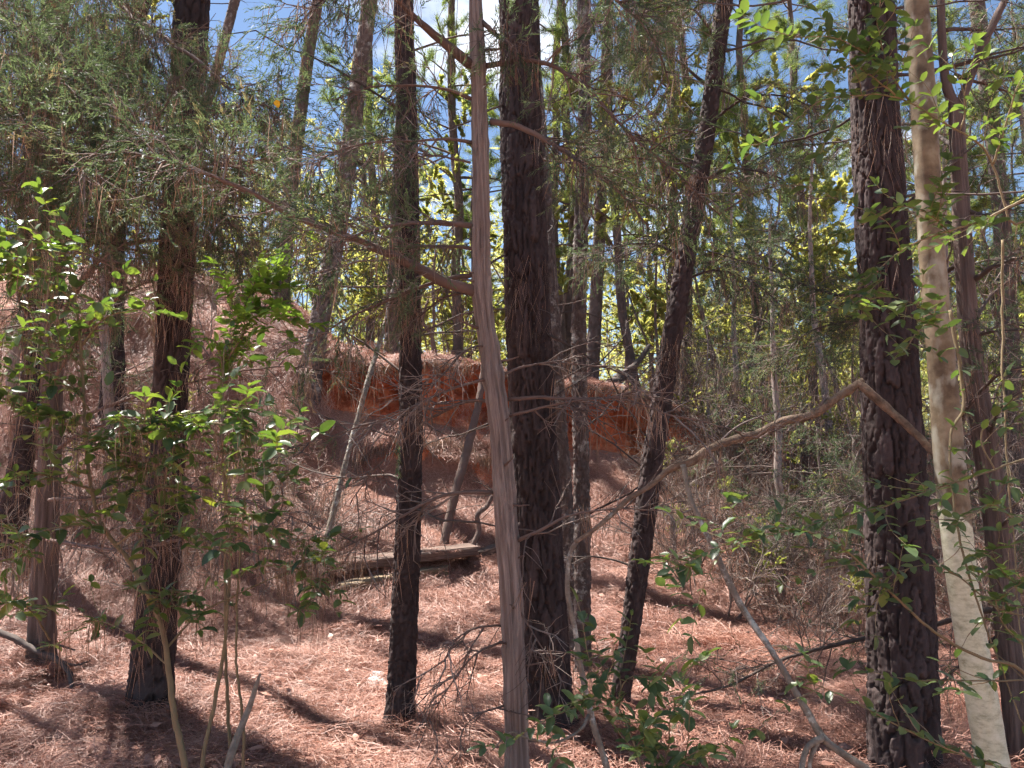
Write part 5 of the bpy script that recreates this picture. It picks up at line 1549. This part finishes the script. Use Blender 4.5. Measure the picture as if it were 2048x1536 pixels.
# the single yellow leaf caught high in the cedar sprays
mb = MB(); c = W(552, 200, 2.7)
scatter(mb, LEAF_V * A(1, 1.3, 1), LEAF_T, c[None], A(0.3, 0.2, -1)[None], 0.028, r_, 0.5, LEAF_Q, up=(0, -1, 0.2))
tag(mb.obj('yellow_leaf', M['yellow_leaf']), 'single yellow leaf caught in the upper left cedar sprays', 'leaf')

# ------------------------------------------------------------------ needles and roots hanging over the lip of the bank
r_ = np.random.default_rng(81)
n = 650
x = r_.uniform(-3.0, 3.4, n)
yb = YB(x); pz = back(x, yb)
hm = MB()
hang_strands(hm, r_, np.column_stack([x, yb - r_.uniform(0.0, 0.10, n), pz + r_.uniform(-0.05, 0.06, n)]), length=(0.08, 0.30), per=4, spread=0.05, w=0.0022, splay=0.28)
x = r_.uniform(-2.1, 0.2, 500); y = 10.3 - 0.12 * vn(x * 3.0, 0.2, 0, 41)
hang_strands(hm, r_, np.column_stack([x, y, H(x, y + 0.1) + 0.02]), length=(0.1, 0.3), per=4, spread=0.04, w=0.0026, splay=0.3)
o = hm.obj('needle_drape', M['dry_needle'], smooth=False, kind='stuff'); o['label'] = 'dry needles and rootlets hanging over the lip of the red bank'
n = 90
x = r_.uniform(-2.7, 2.6, n); yb = YB(x)
L = grow(r_, np.column_stack([x, yb + 0.02, back(x, yb) - r_.uniform(0, 0.15, n)]), np.column_stack([r_.normal(0, 0.5, n), np.full(n, -0.5), r_.uniform(-0.6, 0.5, n)]), r_.uniform(0.25, 0.8, n), 9, 0.22, 0.35)
mb = MB(); tubes(mb, L, taper(L, 0.005, 0.0015), 4, r_.uniform(0.2, 0.9, n))
o = mb.obj('roots', M['twig'], kind='stuff'); o['label'] = 'thin bare roots sticking out of the red bank'

# ------------------------------------------------------------------ forest behind
r_ = np.random.default_rng(91)


def put(kind, v, u, Y, name, label, cat, group, s=1.0, dz=0.0):
    x = (u - 1024) / F * Y
    return place(kind, v, x, Y, r_.uniform(0, 6.28), s, name, label, cat, group, dz)


LP = 'slender green-needled pine in the woods beyond the red bank'
spots = []
for (Y0, Y1, n) in ((13.5, 18, 8), (18, 26, 15), (26, 40, 24), (40, 62, 28)):
    for i in range(n):
        u = -80 + (i + r_.uniform(0.1, 0.9)) * 2200 / n
        spots.append((u, r_.uniform(Y0, Y1)))
ZONES = [(-200, 330, 'left of the dark plated pine by the leafy shrub'), (330, 640, 'between the left plated pine and the leaning grey pine'), (640, 830, 'behind the slim dark pine'), (830, 1020, 'behind the shaggy cedar trunk'), (1020, 1200, 'behind the black-barked pine'), (1200, 1420, 'right of the straight flaky pine'), (1420, 1720, 'between the leaning pine and the large plated pine'), (1720, 2400, 'behind the pale smooth tree')]


REG = []


def reg(o, head, u):
    REG.append((o, head, zone(u), u))


def zone(u):
    return [z[2] for z in ZONES if z[0] <= u < z[1]][0]


for u, Y, k, s_ in [(1285, 13.0, 2, 1.0), (905, 15.2, 0, 1.0), (1120, 16.0, 0, 1.05), (1560, 15.5, 2, 1.2), (1380, 16.5, 0, 1.1), (730, 19.0, 0, 1.1)]:
    reg(put('pine', PINES[k], u, Y, 'pine_tree', 'x', 'pine', 'woods beyond the bank', s_), 'bushy woodland pine', u)
for u, Y in spots:
    x = (u - 1024) / F * Y
    if (-13 < x < -2.0 and Y < 23) or (Y < 26 and r_.uniform() < 0.25):
        continue
    v = PINES[int(r_.choice([0, 1, 2, 3, 4, 5], p=[.20, .10, .26, .06, .22, .16]))]
    far = ['nearer', 'middling', 'distant', 'farthest'][int(np.searchsorted([18, 26, 40], Y))]
    reg(put('pine', v, u, Y, 'pine_tree', far, 'pine', 'woods beyond the bank', r_.uniform(0.85, 1.25)), far + ' woodland pine', u)

for u, Y, k, s, lab in [(1560, 8.8, 0, 0.8, 'young green cedar on the slope right of the leaning pine'), (1470, 12.2, 0, 0.85, 'grey-green cedar on the bank top behind the leaning pine'),
                        (1660, 11.5, 2, 0.8, 'bushy cedar just left of the large plated pine'), (1900, 8.0, 0, 1.0, 'cedar standing behind the pale smooth tree'), (2080, 9.5, 2, 1.0, 'cedar cut off by the right edge'),
                        (1640, 7.6, 1, 0.55, 'low cedar seedling at the foot of the right slope'), (230, 9.6, 2, 0.9, 'cedar on the left slope behind the leafy shrub'), (420, 13.0, 1, 1.0, 'small cedar on the hill near the leaning grey pine'), (570, 9.4, 1, 0.35, 'tiny cedar seedling below the leaning grey pine'), (1420, 10.8, 1, 0.5, 'little bright cedar at the right end of the red cut'), (20, 10.5, 0, 1.1, 'cedar at the left edge on the slope'), (-150, 6.6, 2, 1.15, 'tall cedar cut off by the left edge, only its sprays in view')]:
    put('cedar', CEDARS[k], u, Y, 'cedar_tree', lab, 'cedar', None, s)

LS = 'yellow-green leafy sapling in the undergrowth beyond the bank'
for i in range(100):
    u = r_.uniform(-50, 2100) if i < 50 else r_.uniform(820, 1800); Y = r_.uniform(13.5, 30)
    if u < 620 and Y < 17:
        Y += 4
    reg(put('sap', SAPS[int(r_.integers(3))], u, Y, 'young_tree', LS, 'sapling', 'leafy undergrowth beyond the bank', r_.uniform(0.8, 1.5)), 'leafy sapling', u)
LB = 'bare twiggy bush'
for u, Y, k in [(600, 7.8, 1), (540, 8.6, 0), (400, 8.6, 2), (300, 9.4, 2), (150, 8.6, 2), (60, 7.6, 0), (1350, 10.4, 1), (1430, 10.2, 0), (1500, 9.6, 0), (1580, 9.9, 2), (1660, 9.0, 1), (1700, 10, 2), (1400, 11.6, 2), (1530, 11.8, 2), (1620, 12.6, 2), (1900, 8.6, 2), (1960, 7.6, 0), (2040, 8.2, 2), (1870, 10.5, 2), (420, 11.2, 2), (220, 11.5, 2), (1480, 8.2, 1), (1390, 8.8, 0), (1450, 7.6, 1), (1540, 7.2, 0), (1620, 7.8, 0), (1690, 7.0, 1), (1600, 6.4, 1), (1510, 10.6, 2), (1450, 11.0, 2), (1370, 10.9, 1), (1680, 8.4, 2), (1560, 8.6, 0), (330, 7.4, 1), (440, 8.0, 0), (640, 9.0, 1), (1340, 9.0, 0), (1410, 9.6, 2), (1475, 9.0, 0), (1530, 9.1, 2), (1600, 9.4, 2), (1655, 9.6, 0), (1700, 8.0, 2), (1440, 10.3, 2), (1580, 10.8, 2), (1380, 8.1, 1), (1885, 6.4, 0), (1950, 6.8, 2), (2020, 6.2, 0), (1990, 9.0, 2)]:
    reg(put('bare', BARE[k], u, Y, 'bare_bush', LB, 'bush', 'bare bushes on the slope', r_.uniform(0.8, 1.2)), 'bare bush', u)
LR = 'low light green sprout on the right slope'
for u, Y, s_ in [(1380, 9.9, .35), (1460, 9.2, .3), (1520, 8.0, .3), (1590, 7.1, .28), (1650, 8.6, .4), (1700, 6.6, .25), (1420, 10.6, .35), (1560, 9.8, .45), (1640, 10.2, .5), (1340, 9.4, .22)]:
    reg(put('sap', SAPS[int(r_.integers(2))], u, Y, 'green_sprout', LR, 'sprout', 'green sprouts on the right slope', s_), 'low green sprout', u)
LG = 'low yellow-green sprouting bush on the left slope'
for u, Y in [(300, 9.8), (250, 9.0), (170, 9.4), (380, 10.2), (700, 11.2), (640, 11.4), (440, 9.0)]:
    reg(put('sap', SAPS[1], u, Y, 'young_tree', LG, 'sapling', 'sprouting bushes on the left slope', r_.uniform(0.3, 0.5)), 'low sprouting bush', u)

# fallen twigs on the floor
n = 150
Y = 3.2 + r_.uniform(0, 1, n) ** 1.2 * 6.5; x = r_.uniform(-0.6, 0.6, n) * Y
h = r_.uniform(0, 6.28, n)
L = grow(r_, np.column_stack([x, Y, H(x, Y) + 0.04]), np.column_stack([np.cos(h), np.sin(h), np.zeros(n)]), r_.uniform(0.12, 0.5, n), 7, 0.18)
L[:, :, 2] = H(L[:, :, 0], L[:, :, 1]) + 0.035 + 0.02 * np.sin(np.linspace(0, 3, 7))[None]
mb = MB(); tubes(mb, L, taper(L, r_.uniform(0.002, 0.006, n), 0.0015), 5, r_.uniform(0.1, 1, n))
o = mb.obj('fallen_twigs', M['twig'], kind='stuff'); o['label'] = 'small dead twigs strewn over the needles'

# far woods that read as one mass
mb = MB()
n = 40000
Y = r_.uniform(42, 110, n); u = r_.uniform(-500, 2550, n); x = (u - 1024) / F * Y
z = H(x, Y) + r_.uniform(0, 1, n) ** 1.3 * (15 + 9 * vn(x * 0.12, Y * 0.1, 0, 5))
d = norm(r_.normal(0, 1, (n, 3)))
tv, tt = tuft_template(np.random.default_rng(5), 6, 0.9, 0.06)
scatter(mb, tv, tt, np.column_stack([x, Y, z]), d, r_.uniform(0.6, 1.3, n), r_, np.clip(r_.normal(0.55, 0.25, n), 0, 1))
o = mb.obj('far_woods', M['far_leaf'], smooth=False, kind='stuff'); o['label'] = 'green woods far behind the bank, haze painted into their pale colour'

# each plant of a kind is told apart by its place among its kind
ORD = ['first', 'second', 'third', 'fourth', 'fifth', 'sixth', 'seventh', 'eighth', 'ninth', 'tenth'] + ['%dth' % k for k in range(11, 40)]
fam = {}
for o, head, zn, u in REG:
    fam.setdefault((head, zn), []).append((u, o))
for (head, zn), lst in fam.items():
    lst.sort(key=lambda t: t[0])
    for k, (u, o) in enumerate(lst):
        o['label'] = (head + ' ' + zn) if len(lst) == 1 else head + ', ' + ORD[k] + ' from left, ' + zn
